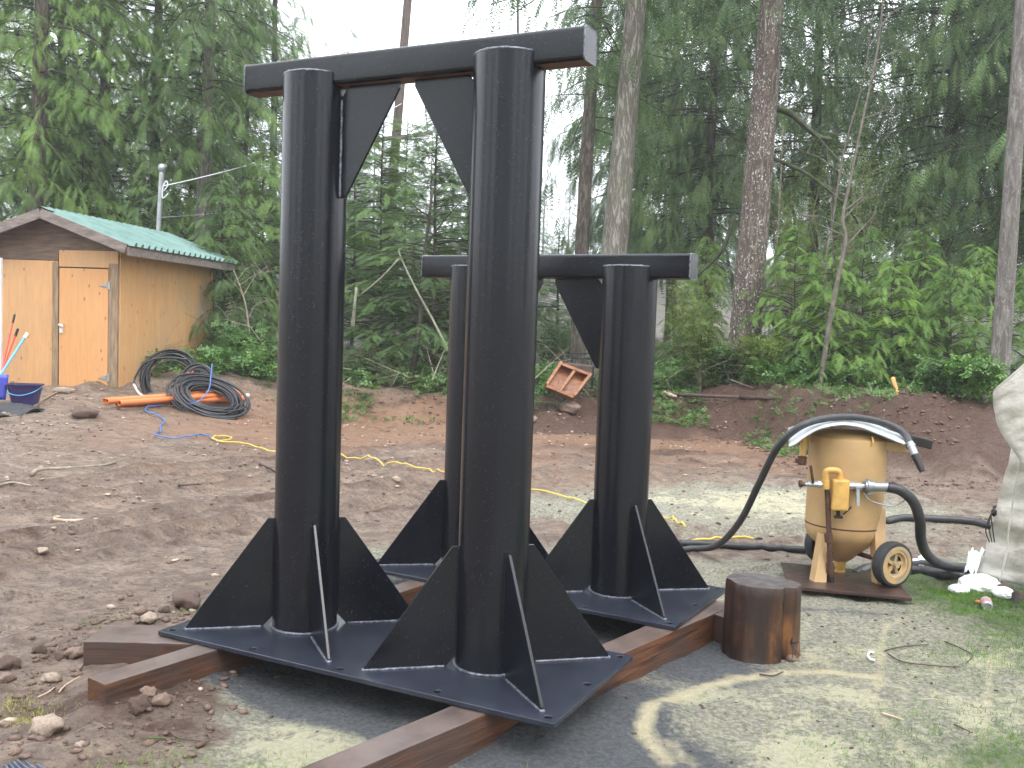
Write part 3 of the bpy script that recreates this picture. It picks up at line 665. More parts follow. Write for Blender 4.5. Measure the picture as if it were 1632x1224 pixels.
# distant misty trees
far = [(505, 62, .8), (545, 66, .95), (590, 80, .8), (625, 72, .62), (680, 64, .62), (715, 85, .75), (760, 70, .7), (465, 58, .9), (860, 95, .55), (900, 110, .55), (935, 120, .7),
       (985, 60, .7), (1050, 66, .8), (1105, 62, .75), (1170, 72, .8), (1250, 64, .8), (1300, 70, .9), (1365, 62, .85), (1420, 58, .9), (1500, 66, .9), (1560, 60, .9), (1640, 60, .9),
       (-20, 60, .9), (60, 62, .9), (140, 58, .9), (220, 64, .9), (300, 60, .9), (380, 62, .9), (825, 105, .6), (790, 115, .7), (650, 110, .8), (560, 115, .9), (1700, 70, .9), (-120, 66, .9)]
for i, (px, Y, s) in enumerate(far):
    Y *= 1.5; s *= 1.35
    p = at(px, 540, Y); z = H(p.x, Y)
    where = 'deep behind the shed and its cedars' if px < 420 else 'fading into white mist between the tall columns' if px < 830 else 'fading into mist in the gap left of the broad pale trunk' if px < 960 else 'between the broad pale trunk and the lichen trunk' if px < 1200 else 'in the forest right of the lichen trunk'
    root = empty('distant_conifer', (p.x, Y, z-.2), 0, 'distant conifer '+where, 'tree', 'distant conifers '+where)
    mb = MB(); mb.tube([(0, 0, 0), (0, 0, 18*s)], [.22, .04], 6); mb.build('trunk', M['bark_dark'], root, smooth=True)
    o = link('crown', CR['far'][0], root); o.rotation_euler = (0, 0, i*1.7); o.scale = (s, s, s)
# bright cedar saplings on the bank
sap = [(1262, 16.6, 'sap1', .92, 'leftmost bright cedar sapling, right beside the lichen trunk'), (1322, 15.9, 'sap2', 1.0, 'low bright cedar sapling at the foot of the thin bent stem'),
       (1370, 17.2, 'sap1', .98, 'tallest bright cedar sapling right of the bent stem'), (1418, 15.9, 'sap2', .98, 'bright cedar sapling above the split orange wood'),
       (1462, 16.6, 'sap1', .92, 'bright cedar sapling between the split wood and the slim trunk'), (1512, 15.4, 'sap2', .95, 'yellowish cedar sapling just left of the slim grey trunk'),
       (1550, 16.4, 'sap1', .85, 'bright cedar sapling touching the slim grey trunk'), (1640, 15.6, 'sap2', 1.0, 'cedar sapling behind the tarp edge')]
for i, (px, Y, k, s, lab) in enumerate(sap): small(px, Y, k, lab, sc=s, rot=i*1.37, r=.025)
small(1450, 19.0, 'sapdark', 'darker cedar sapling behind the bright ones', rot=.2, sc=.9)
small(1340, 19.8, 'sapdark', 'darker cedar sapling behind the thin bent stem', rot=2.2, sc=.85)
small(1255, 20.5, 'sapdark', 'darker cedar right behind the lichen trunk', rot=3.2, sc=.8)
small(1120, 21.5, 'sapdark', 'dark cedar sapling left of the lichen trunk', rot=4.2, sc=.7)

def shrub(px, Y, hh, rad, n, mat, label, seed, name='shrub', stems=7, leaf=.14, py=580):
    r = np.random.RandomState(seed); p = at(px, py, Y); z = H(p.x, Y)
    root = empty(name, (p.x, Y, z-.02), 0, label, 'shrub'); mb = MB(); tips = []
    for k in range(stems):
        a = r.rand()*6.28; q = rad*(.3+.7*r.rand()); e = Vector((math.cos(a)*q, math.sin(a)*q, hh*(.6+.4*r.rand())))
        path = crom([(0, 0, 0), (e.x*.25, e.y*.25, e.z*.4), (e.x*.65, e.y*.65, e.z*.75), e], 4)
        mb.tube(path, [.012*(1-.06*i) for i in range(len(path))], 5, False); tips += path[4:]
    mb.build('stems', M['twig'], root, smooth=True)
    T = np.array([tuple(t) for t in tips]); idx = r.randint(0, len(T), n)
    pos = T[idx]+r.randn(n, 3)*np.array([rad, rad, hh])*.13; d = r.randn(n, 3)*np.array([1, 1, .5]); up = np.tile([0, 0, 1.], (n, 1))+r.randn(n, 3)*.4
    V, F = place(T_LEAF, pos, d, up, leaf*(.6+.7*r.rand(n))); link('foliage', npmesh('foliage', V, F, mat), root)
    return root
shrub(1118, 16.6, 1.55, .55, 900, M['shrub'], 'airy yellow green shrub between the shorter frame and the lichen trunk', 1, leaf=.13)
shrub(1212, 16.2, .85, .6, 1100, M['shrub'], 'rounded yellow green bush at the foot of the lichen trunk', 2, leaf=.12)
shrub(1165, 16.8, .6, .5, 700, M['salal'], 'dark green bush left of the lichen trunk base', 3)
shrub(1265, 16.2, .6, .5, 700, M['salal'], 'dark green bush right of the lichen trunk base', 4)
shrub(1500, 12.9, .5, .45, 650, M['salal'], 'leafy bush at the bank edge left of the slim grey trunk', 5)
shrub(1550, 12.6, .5, .45, 650, M['salal'], 'leafy bush at the bank edge next to the tarp', 6)
shrub(395, 17.2, .8, .7, 900, M['salal'], 'broad leaved bush beyond the shed corner', 7)
shrub(425, 16.6, .55, .5, 700, M['salal'], 'low bush against the left side of the tall column', 8)
shrub(600, 18.0, .7, .6, 700, M['fir'], 'scrubby bush below the young firs', 9)
shrub(880, 21.0, 1.3, .9, 900, M['fir'], 'misty scrub bush seen between the columns of the shorter frame', 10)
shrub(1085, 19.5, 1.0, .7, 800, M['fir'], 'grey green scrub right of the shorter frame', 11)
shrub(1330, 18.6, 4.6, 1.3, 2600, M['shrub'], 'tall airy vine maple with tiny yellow green leaves behind the bent stem', 12, name='vine_maple', leaf=.065, stems=12)
shrub(1430, 19.5, 4.0, 1.4, 2400, M['shrub'], 'airy vine maple right of the bent stem above the bright saplings', 13, name='vine_maple', leaf=.065, stems=12)
shrub(1255, 19.0, 4.2, 1.0, 1700, M['shrub'], 'airy vine maple just right of the lichen trunk', 14, name='vine_maple', leaf=.06, stems=10)
shrub(728, 20.5, 3.2, 1.1, 2400, M['shrub'], 'yellow green thicket beside the right tall column', 15, name='vine_maple', leaf=.09, stems=12)
shrub(1085, 18.5, 2.4, .8, 1300, M['shrub'], 'thin leafed bush right of the shorter frame beam end', 16, name='vine_maple', leaf=.09, stems=9)
# thin bare stems
def stem(pts, Y, r, label, mat, name='bare_sapling', br=5, seed=0):
    P = [at(x, y, Y+dy) for x, y, dy in pts]; P[0].z = H(P[0].x, P[0].y)-.05; root = empty(name, P[0], 0, label, 'sapling')
    path = crom([p-P[0] for p in P], 6); n = len(path); mb = MB(); mb.tube(path, [r*(1-.7*i/n) for i in range(n)], 7); mb.build('trunk', mat, root, smooth=True)
    rr = random.Random(seed); tw = MB()
    for k in range(br):
        i = int(n*(.35+.6*k/br)); a = rr.uniform(0, 6.28); L = rr.uniform(.4, 1.1); d = Vector((math.cos(a), .5*math.sin(a), rr.uniform(.2, .8)))
        q = path[i]; b = q+d*L*.5+Vector((0, 0, .03)); c = q+d*L+Vector((rr.uniform(-.1, .1), 0, rr.uniform(-.15, .1)))
        tw.tube([q, b, c], [r*.3, r*.22, r*.08], 5, False)
        for j in range(3):
            e = b.lerp(c, j/3)+Vector((rr.uniform(-.3, .3), rr.uniform(-.2, .2), rr.uniform(0, .35))); tw.tube([b.lerp(c, j/3), e], [r*.14, r*.05], 4, False)
    tag(tw.build('twigs', mat, root, smooth=True), kind='stuff')
stem([(1306, 622, 0), (1318, 540, 0), (1330, 470, 0), (1347, 385, 0), (1343, 350, 0), (1352, 300, .1), (1375, 190, .2), (1398, 80, .3), (1410, -30, .3)], 15.2, .042, 'thin bent grey stem standing in front of the bright saplings', M['sapbark'], br=12, seed=1)
stem([(1312, 600, 0), (1316, 420, 0), (1326, 360, 0), (1345, 240, 0), (1375, 130, 0), (1392, 20, 0)], 16.3, .025, 'thinner grey stem just behind the bent one', M['sapbark'], br=9, seed=2)
stem([(655, 600, 0), (668, 520, 0), (674, 430, 0), (690, 300, 0)], 17.8, .06, 'dark leaning stem under the pointed young fir', M['bark_dark'], br=6, seed=3)
stem([(1240, 560, 0), (1236, 420, 0), (1242, 330, 0), (1248, 200, 0)], 19.8, .03, 'dead twiggy stem right of the lichen trunk', M['twig'], br=8, seed=4)
stem([(400, 600, 0), (398, 540, 0), (390, 480, 0), (372, 430, 0)], 17.6, .03, 'bare bending stem beyond the shed corner', M['twig'], br=8, seed=5)
def stick(pts, Y, r, label, mat, name='fallen_branch', cat='branch'):
    P = [at(x, y, Y+dy) for x, y, dy in pts]; path = crom(P, 5); n = len(path); c = P[0].copy()
    mb = MB(); mb.tube([p-c for p in path], [r*(1-.5*i/n) for i in range(n)], 7); o = mb.build(name, mat, None, True, loc=c); tag(o, label, cat); return o
stick([(716, 562, 0), (690, 510, .1), (660, 455, .2), (637, 405, .3), (640, 395, .3)], 17.3, .024, 'long pale fallen branch leaning between the tall columns', M['paletwig'])
stick([(636, 412, 0), (610, 440, .1), (575, 470, .2)], 17.7, .018, 'thin pale twig crossing the leaning branch', M['paletwig'])
stick([(562, 520, 0), (565, 490, .0), (568, 458, 0)], 17.5, .04, 'short yellowish dead stick right of the left column', M['paletwig'])
stick([(1170, 345, 0), (1150, 400, 0), (1110, 440, 0)], 18.2, .05, 'mossy limb sagging beside the lichen trunk', M['mosslimb'])
stick([(1212, 500, -.2), (1235, 520, -.2), (1250, 565, -.2)], 17.0, .04, 'dark broken limb low on the right of the lichen trunk', M['mosslimb'])
stick([(1228, 250, 0), (1290, 280, 0), (1350, 330, 0), (1375, 370, .2)], 18.0, .04, 'long dark limb reaching right from the lichen trunk', M['mosslimb'])
stick([(1237, 172, 0), (1262, 182, 0), (1300, 215, 0), (1325, 222, 0)], 17.6, .07, 'thick mossy bough on the upper right of the lichen trunk', M['mosslimb'])

# ground cover along the bank: nobody could count it
def scatter(name, T, n, regions, size, mat, seed, upj=.5, lift=.0, spread=(1, 1, .45)):
    r = np.random.RandomState(seed); X = []; Y = []
    for (x0, x1, y0, y1, w) in regions:
        k = int(n*w); X.append(x0+(x1-x0)*r.rand(k)); Y.append(y0+(y1-y0)*r.rand(k))
    X = np.concatenate(X); Y = np.concatenate(Y); keep = fbm(X*1.1, Y*1.1, 4, 3)+.25*r.rand(len(X)) > .50; X = X[keep]; Y = Y[keep]; k = len(X)
    pos = np.stack([X, Y, hgt(X, Y)+lift*r.rand(k)], 1); d = r.randn(k, 3)*np.array(spread); d[:, 2] = np.abs(d[:, 2]); up = np.tile([0, 0, 1.], (k, 1))+r.randn(k, 3)*upj
    V, F = place(T, pos, d, up, size*(.5+.9*r.rand(k))); o = link(name, npmesh(name, V, F, mat)); return o
tag(scatter('undergrowth', T_LEAF, 26000, [(-6.2, -3.4, 15.6, 19, .16), (-3.8, .9, 15.9, 20, .3), (.5, 4.5, 16.6, 20, .3), (4, 9, 15.2, 19, .24)], .17, M['salal'], 3, lift=.35), 'low broad leaved undergrowth covering the top of the bank', 'undergrowth', kind='stuff')
tag(scatter('fern_cover', T_FERN, 3600, [(-7, 10, 17.2, 26, 1)], .6, M['fir'], 5, lift=.2), 'dark ferns and scrub on the forest floor', 'ferns', kind='stuff')
tag(scatter('small_weeds', T_LEAF, 5200, [(-3.8, .3, 15.0, 16.4, .3), (3.6, 8, 12.6, 15.0, .3), (1.5, 3.2, 15.2, 16.9, .2)], .11, M['salal'], 6, lift=.06), 'scattered small weeds growing on the soil bank', 'weeds', kind='stuff')
r_ = np.random.RandomState(8); k = 2600
mbw = []; X = -7+16*r_.rand(k); Y = 16.2+8*r_.rand(k)
Tt = (np.array([(0, -.006, 0), (0, .006, 0), (1, 0, .12), (.4, 0, .0), (.42, .012, 0), (.8, .35, .1)]), np.array([(0, 1, 2), (3, 4, 5)]))
V, F = place(Tt, np.stack([X, Y, hgt(X, Y)+.5*r_.rand(k)], 1), r_.randn(k, 3)*np.array([1, 1, .8]), r_.randn(k, 3), .5+1.0*r_.rand(k))
tag(link('dead_twigs', npmesh('dead_twigs', V, F, M['twig'])), 'tangle of dead twigs under the trees', 'twigs', kind='stuff')

# ------------------------------------------------------------------ shed
SH = empty('wooden_shed', at(188, 633, 15.0), -math.radians(6.9), 'small plywood shed with a green ribbed metal roof', 'shed')
SH.location.z = .42; SW, SL, SE, SR = 2.2, 3.35, 2.34, 2.74    # width (to the left), depth, eave, ridge heights
zb = -.05
def part(f, name, mat, bevel=0, parent=SH, label=None, smooth=None):
    mb = MB(); f(mb); return mb.build(name, mat, parent, smooth, bevel, label=label)
part(lambda b: b.box((-SW/2, SL/2, SE/2-.03), (SW-.06, SL-.06, SE-.1)), 'wall_core', M['darkwood'])
part(lambda b: b.box((-1.02-(SW-1.02)/2, -.006, (2.02+zb)/2), (SW-1.02, .03, 2.02-zb)), 'plywood_panel', M['ply'], .003, label='pale plywood panel left of the door')
part(lambda b: b.box((-.98-.06, -.018, (2.0+zb)/2), (.1, .05, 2.0-zb-.004)), 'door_post', M['oldwood'], .004)
part(lambda b: b.box((-.075, -.018, (2.0+zb)/2), (.15, .05, 2.0-zb-.004)), 'door_post', M['oldwood'], .004)
part(lambda b: b.box((-.5, -.008, 2.06), (.98, .034, .26)), 'door_header', M['ply'], .003)
door = part(lambda b: b.box((-.565, -.022, .96), (.815, .034, 1.9)), 'door', M['ply_door'], .004, label='tall plywood door with galvanised hinges')
def hinge(z):
    def f(b):
        b.box((-.14, -.05, z), (.045, .008, .12)); vs = [(-.165, -.05, z+.03), (-.165, -.05, z-.03), (-.30, -.05, z-.008), (-.30, -.05, z+.008)]
        vs += [(x, y-.008, zz) for x, y, zz in vs]; b.add(vs, [(0, 1, 2, 3), (7, 6, 5, 4), (0, 4, 5, 1), (1, 5, 6, 2), (2, 6, 7, 3), (3, 7, 4, 0)])
    part(f, 'hinge', M['galv'], 0, door)
hinge(1.66); hinge(.22)
part(lambda b: (b.tube([(-.93, -.04, 1.02), (-.93, -.1, 1.02), (-.86, -.11, 1.0)], .018, 8), b.box((-.93, -.045, .93), (.05, .03, .07))), 'handle', M['white'], 0, door)
def gable(b):
    yy = -.012; vs = [(0.0, yy, SE-.16), (-SW, yy, SE-.16), (-SW, yy, SE+.02), (-SW/2, yy, SR-.02), (0, yy, SE+.02)]
    vs += [(x, y+.03, z) for x, y, z in vs]; b.add(vs, [(0, 4, 3, 2, 1), (5, 6, 7, 8, 9)]+[(i, (i+1) % 5, (i+1) % 5+5, i+5) for i in range(5)])
part(gable, 'gable_board', M['darkwood'])
part(lambda b: b.box((-SW/2-.5, -.01, 2.11), (1.2, .03, .16)), 'gable_trim', M['darkwood'])
for k in range(3):
    y0 = k*SL/3; part(lambda b: b.box((.012, y0+SL/6, (SE-.04+zb)/2), (.024, SL/3-.006, SE-.04-zb)), 'plywood_panel', [M['ply'], M['ply'], M['ply_worn']][k], .003, label=['orange plywood sheet nearest the corner post', 'middle plywood sheet of the side wall', 'greyed plywood sheet at the far end of the side wall'][k])
part(lambda b: b.box((-SW+.0, SL/2, SE/2), (.02, SL, SE-.1)), 'plywood_panel', M['ply'])
OH = .34; pitch_r = (SR-SE)/(SW/2); ex = .30
for s in (1, -1):
    e = Vector((-SW/2+s*(SW/2+ex), 0, SR-(SW/2+ex)*pitch_r)); r0 = Vector((-SW/2, 0, SR))
    part(lambda b: b.bar(r0+Vector((0, -OH, -.02)), e+Vector((0, -OH, -.02)), .045, .15), 'rake_board', M['greywood'], .004)
    part(lambda b: b.box((e.x+s*.02, SL/2-.02, e.z-.055), (.03, SL+2*OH-.06, .13)), 'eave_board', M['greywood'], .004)
    Ls = (e-r0).length+.05; dirv = (e-r0).normalized(); nrm = Vector((s*pitch_r, 0, 1)).normalized()
    npan = 5; wp = (SL+2*OH)/npan
    for k in range(npan):
        y0 = -OH+k*wp; b = MB(); prof = []
        nr = 4
        for j in range(nr):
            a = y0+wp*j/nr; w = wp/nr; prof += [(a, 0), (a+w*.62, 0), (a+w*.70, .055), (a+w*.88, .055), (a+w*.98, 0)]
        prof.append((y0+wp-.004, 0)); vs = []
        for L_ in (0, Ls):
            for (yy, hh) in prof: vs.append(r0+dirv*L_+nrm*(.045+hh)+Vector((0, yy, 0)))
        n = len(prof); fs = [(i, i+1, n+i+1, n+i) if s > 0 else (i, n+i, n+i+1, i+1) for i in range(n-1)]
        b.add(vs, fs); o = b.build('roof_panel', M['roof'], SH); m = o.modifiers.new('thick', 'SOLIDIFY'); m.thickness = .004
part(lambda b: b.add([(-SW/2-.14, -OH-.01, SR-.14*pitch_r+.082), (-SW/2, -OH-.01, SR+.09), (-SW/2+.14, -OH-.01, SR-.14*pitch_r+.082), (-SW/2-.14, SL+OH+.01, SR-.14*pitch_r+.082), (-SW/2, SL+OH+.01, SR+.09), (-SW/2+.14, SL+OH+.01, SR-.14*pitch_r+.082)], [(0, 1, 4, 3), (1, 2, 5, 4)]), 'ridge_cap', M['roof'])

# white boarded edge at the picture's left border
b = MB(); p = at(-6, 560, 14.6); b.box((0, 0, 1.0), (.16, .06, 2.1)); tag(b.build('white_board', M['white'], None, bevel=.004, loc=(p.x, p.y, .38)), 'upright white board at the left edge in front of the shed', 'board')

# power mast and utility pole
p = at(240, 600, 18.9); mast = empty('power_mast', (p.x, 18.9, H(p.x, 18.9)), 0, 'grey metal power mast standing behind the shed', 'mast')
zt = at(243, 270, 18.9).z-mast.location.z; b = MB(); b.cyl((0, 0, -.1), (.17, 0, zt), .048, 12); b.build('pole', M['galv'], mast, smooth=40)
b = MB(); b.lathe([(0, .09), (.06, .07), (.075, 0), (.05, -.08), (0, -.09)], (.17, 0, zt+.03), 14); b.build('weatherhead', M['galv'], mast, smooth=True)
b = MB(); b.tube(crom([(.22, -.03, zt-.42), (.3, -.03, zt-.3), (.27, -.03, zt-.22), (.21, -.03, zt-.34), (.2, -.02, zt-.55), (.31, -.02, zt-.46)], 5), .012, 6); b.build('wire_loop', M['white'], mast, smooth=True)
p = at(620, 560, 31); pole = empty('utility_pole', (p.x-.35, 31, H(p.x, 31)), 0, 'brown wooden utility pole framed between the tall columns', 'utility pole')
tp = at(655, -60, 31)-pole.location; b = MB(); b.cyl((0, 0, -.2), tp, .17, 14, .13); b.build('pole', M['pole'], pole, smooth=40)
ca, cb = at(580, 226, 30.8)-pole.location, at(690, 212, 30.8)-pole.location
b = MB(); b.bar(ca, cb, .09, .11); b.build('crossarm', M['greywood'], pole)
for q in ((604, 232), (606, 300), (655, 218)):
    b = MB(); c = at(*q, 30.75)-pole.location; b.lathe([(0, -.12), (.07, -.1), (.05, -.03), (.08, 0), (.04, .07), (0, .09)], c, 10); b.build('insulator', M['white'], pole, smooth=True)
def wire(a, c, sag, r, label, mat, name='overhead_wire'):
    a = Vector(a); c = Vector(c); pts = [a.lerp(c, t/16)-Vector((0, 0, sag*4*(t/16)*(1-t/16))) for t in range(17)]
    b = MB(); b.tube([q-a for q in pts], r, 5); tag(b.build(name, mat, None, True, loc=a), label, 'wire')
wire(at(262, 296, 18.8), at(640, 165, 30.9), .25, .011, 'white twisted service wire from the mast to the utility pole', M['white'])
wire(at(250, 347, 18.8), at(632, 285, 30.9), .2, .008, 'lower thin wire from the mast to the utility pole', M['galv'])
wire(at(649, 70, 31), at(760, 330, 24), .0, .012, 'guy wire slanting down from the utility pole', M['galv'])
wire(at(655, -40, 30.9), at(682, 212, 30.9), .0, .02, 'short drop wire hanging at the crossarm', M['galv'])

# ------------------------------------------------------------------ steel frames
def frame(A, ang, L, W, u1, u2, r, zt, zp, hb, bl, br, bw, label, group, holesu, seed, u0=0.):
    root = empty('steel_support_stand', (A[0], A[1], 0), -ang, label, 'steel frame', group)
    zt += .2; zp += .2; z0 = .2; zb_ = zt-hb; P = M['paint']; rr = random.Random(seed)
    # base plate with real bolt holes
    holes = [(x, y) for x in holesu for y in (.045, W-.045)]+[(u0+.045, W/2), (L-.045, W/2)]
    pts = [Vector(q) for q in ((u0, 0), (L, 0), (L, W), (u0, W))]; fc = [(0, 1, 2, 3)]; hc = []
    for (hx, hy) in holes:
        b0 = len(pts); pts += [Vector((hx+.016*math.cos(6.283*k/14), hy+.016*math.sin(6.283*k/14))) for k in range(14)]; hc.append(tuple(range(b0, b0+14)))
    gx = [Vector((u0+(L-u0)*i/6, W*j/4)) for i in range(1, 6) for j in range(1, 4)]
    V2, _, F2, *_r = delaunay_2d_cdt(pts+gx, [], fc+hc, 1, 1e-5)
    bm = bmesh.new(); bv = [bm.verts.new((v.x, v.y, z0)) for v in V2]
    for f in F2:
        c = sum((V2[i] for i in f), Vector((0, 0)))/len(f)
        if any((c-Vector(h)).length < .0155 for h in holes): continue
        bm.faces.new([bv[i] for i in f])
    bmesh.ops.recalc_face_normals(bm, faces=bm.faces)
    e = bmesh.ops.extrude_face_region(bm, geom=bm.faces[:]); bmesh.ops.translate(bm, vec=(0, 0, -.022), verts=[v for v in e['geom'] if isinstance(v, bmesh.types.BMVert)])
    bmesh.ops.recalc_face_normals(bm, faces=bm.faces)
    me = bpy.data.meshes.new('base_plate'); bm.to_mesh(me); bm.free(); me.materials.append(M['paint_dust_sky']); o = link('base_plate', me, root)
    m = o.modifiers.new('bevel', 'BEVEL'); m.width = .003; m.segments = 2; m.limit_method = 'ANGLE'; m.angle_limit = math.radians(50)
    cv = W/2; gu, gv = .41, .3495
    for ui in (u1, u2):
        b = MB(); n = 64; ri = r-.012
        b.lathe([(r, z0), (r, z0+.3), (r, zb_-.4), (r, zb_-.004)], (ui, cv, 0), n)
        # saddle cheeks that rise on both sides of the beam
        a0 = math.asin((bw/2+.002)/r)
        for s in (1, -1):
            angs = [a0+(math.pi-2*a0)*k/28 for k in range(29)]; vs = []
            for a in angs:
                a = a*s
                for (q, z) in ((r, zb_-.004), (r, zp), (ri, zp), (ri, zb_-.004)): vs.append((ui+q*math.cos(a), cv+q*math.sin(a), z))
            N = len(angs); fs = []
            for i in range(N-1):
                for k in range(4):
                    q = (i*4+k, (i+1)*4+k, (i+1)*4+(k+1) % 4, i*4+(k+1) % 4); fs.append(q if s > 0 else q[::-1])
            fs += [(0, 3, 2, 1), ((N-1)*4, (N-1)*4+1, (N-1)*4+2, (N-1)*4+3)]; b.add(vs, fs)
        b.build('column', P, root, smooth=35)
        def bead(path, rad, name='weld_and_rim_bead', bump_=.3):
            pth = []
            for i in range(len(path)-1):
                a_, c_ = Vector(path[i]), Vector(path[i+1]); k_ = max(1, int((c_-a_).length/.008))
                pth += [a_.lerp(c_, j/k_) for j in range(k_)]
            pth.append(Vector(path[-1])); w = MB(); w.tube([q+Vector((rr.uniform(-1, 1), rr.uniform(-1, 1), rr.uniform(-1, 1)))*.0008 for q in pth], [rad*(1-bump_/2+bump_*rr.random()) for _ in pth], 6)
            return w.build(name, M['weld'], root, smooth=True)
        bead([(ui+(r+.004)*math.cos(6.2832*k/48), cv+(r+.004)*math.sin(6.2832*k/48), z0+.003) for k in range(49)], .006)
        for s in (1, -1):   # pale tube on each cheek rim, painting the edge that catches the sky
            bead([(ui+(r-.004)*math.cos(s*(a0+(math.pi-2*a0)*k/24)), cv+(r-.004)*math.sin(s*(a0+(math.pi-2*a0)*k/24)), zp+.001) for k in range(25)], .0055)
        # diagonal base gussets
        for sx, sy in ((1, 1), (1, -1), (-1, 1), (-1, -1)):
            d = Vector((gu*sx, gv*sy, 0)); T = d.length; d.normalize(); nn = Vector((-d.y, d.x, 0))*.0065; c = Vector((ui, cv, 0))
            outl = [(r+.045, z0), (T, z0), (T, z0+.014), (r+.028, .5155+z0), (r-.001, .5155+z0), (r-.001, z0+.05)]
            vs = [c+d*q+Vector((0, 0, z))+nn for q, z in outl]+[c+d*q+Vector((0, 0, z))-nn for q, z in outl]; k6 = len(outl)
            gb = MB(); gb.add(vs, [tuple(range(k6))[::-1], tuple(range(k6, 2*k6))]+[(i, (i+1) % k6, (i+1) % k6+k6, i+k6) for i in range(k6)])
            o = gb.build('gusset_plate', P, root, bevel=.0015)
            for sg in (1, -1):
                bead([c+d*(r+.05)+nn*sg*1.25+Vector((0, 0, z0+.002)), c+d*(T+.004)+nn*sg*1.1+Vector((0, 0, z0+.002))], .0052)
                bead([c+d*(r+.002)+nn*sg*1.3+Vector((0, 0, z0+.06)), c+d*(r+.002)+nn*sg*1.3+Vector((0, 0, z0+.51))], .0045).data.materials[0] = P
            bead([c+d*(T+.004)+nn*1.2+Vector((0, 0, z0+.002)), c+d*(T+.004)-nn*1.2+Vector((0, 0, z0+.002))], .006)
    # beam: rounded square tube, closed ends, bare underside
    b = MB(); rc = .017; prof = []
    for (cx, cz, a1) in ((1, 1, 0), (-1, 1, 90), (-1, -1, 180), (1, -1, 270)):
        for k in range(5):
            a = math.radians(a1+k*22.5); prof.append((cx*(bw/2-rc)+rc*math.cos(a), zt-hb/2+cz*(hb/2-rc)+rc*math.sin(a)))
    n = len(prof); vs = [(bl, cv+p_, z) for p_, z in prof]+[(br, cv+p_, z) for p_, z in prof]
    b.add(vs, [(i, (i+1) % n, n+(i+1) % n, n+i) for i in range(n)]); b.m[14] = 1
    b.add(vs, [tuple(range(n))[::-1], tuple(range(n, 2*n))])
    o = b.build('cross_beam', [P, M['primer']], root, smooth=35)
    for q in (bl+.002, br-.002):
        bead([(q, cv+p_*1., z) for p_, z in prof]+[(q, cv+prof[0][0], prof[0][1])], .0035)
    # upper gussets in the plane of the beam
    mid = (u1+u2)/2; hg = .5
    for s, ui in ((1, u1), (-1, u2)):
        g = [(ui+s*(r-.001), zb_-.05), (ui+s*(r+.04), zb_-.001), (mid-s*.04, zb_-.001), (mid-s*.04, zb_-.03), (ui+s*(r+.03), zb_-hg), (ui+s*(r-.001), zb_-hg)]
        vs = [(x, cv-.0065, z) for x, z in g]+[(x, cv+.0065, z) for x, z in g]; k6 = len(g)
        f = [tuple(range(k6)), tuple(range(k6, 2*k6))[::-1]]+[((i+1) % k6, i, i+k6, (i+1) % k6+k6) for i in range(k6)]
        if s < 0: f = [q[::-1] for q in f]
        gb = MB(); gb.add(vs, f); gb.build('gusset_plate', P, root, bevel=.0015)
        for sg in (1, -1): bead([(ui+s*(r+.003), cv+sg*.009, zb_-.06), (ui+s*(r+.003), cv+sg*.009, zb_-hg+.003)], .0055)
    return root
frame(FA, FA[2], 1.9956, .8653, .4992, 1.4988, .1509, 2.6449, 2.5628, .1337, .1205, 1.8579, .121, 'tall black steel frame with two columns, cross beam and base gussets', 'black steel frames', [.045, .526, .998, 1.47, 1.95], 1)
frame(FB, FB[2], 1.8179, .8653, .3273, 1.3201, .1509, 1.8673, 1.8673-.070, .1337, -.0246, 1.6812, .121, 'shorter black steel frame standing behind the tall one', 'black steel frames', [-.13, .35, .83, 1.301, 1.773], 2, u0=-.1779)

# ------------------------------------------------------------------ timbers
def timber(c0, c1, w, h, ztop, label, seed, name='timber_beam'):
    a = Vector((c0[0], c0[1], ztop-h/2)); e = Vector((c1[0], c1[1], ztop-h/2)); x = (e-a); L = x.length; ang = math.atan2(x.y, x.x)
    r = random.Random(seed); n = 12; b = MB(); vs = []
    for i in range(n+1):
        t = i/n; o1 = r.uniform(-.002, .002)
        for (yy, zz) in ((-w/2, -h/2), (w/2, -h/2), (w/2, h/2), (-w/2, h/2)): vs.append((L*t, yy+o1+r.uniform(-.0015, .0015), zz+r.uniform(-.0015, .0015)))
    fs = [(i*4+k, (i+1)*4+k, (i+1)*4+(k+1) % 4, i*4+(k+1) % 4)[::-1] for i in range(n) for k in range(4)]+[(0, 1, 2, 3)[::-1], (n*4, n*4+1, n*4+2, n*4+3)]
    b.add(vs, [f for f in fs]); o = b.build(name, M['timber'], None, bevel=.004, loc=a); o.rotation_euler = (0, 0, ang); tag(o, label, 'timber'); return o
timber((-.66, 2.96), (1.17, 5.17), .145, .17, .176, 'long wet reddish timber running out under the front of the tall frame', 1)
timber((-1.625, 3.765), (-.36, 5.6), .125, .17, .176, 'mud smeared timber poking out left of the tall frame', 2)
timber((-1.89, 4.35), (-1.35, 4.37), .25, .16, .174, 'short thick dark timber block under the left corner of the tall frame', 3)
timber((.92, 5.45), (1.28, 4.92), .2, .15, .172, 'dark timber block under the right corner of the shorter frame', 4)

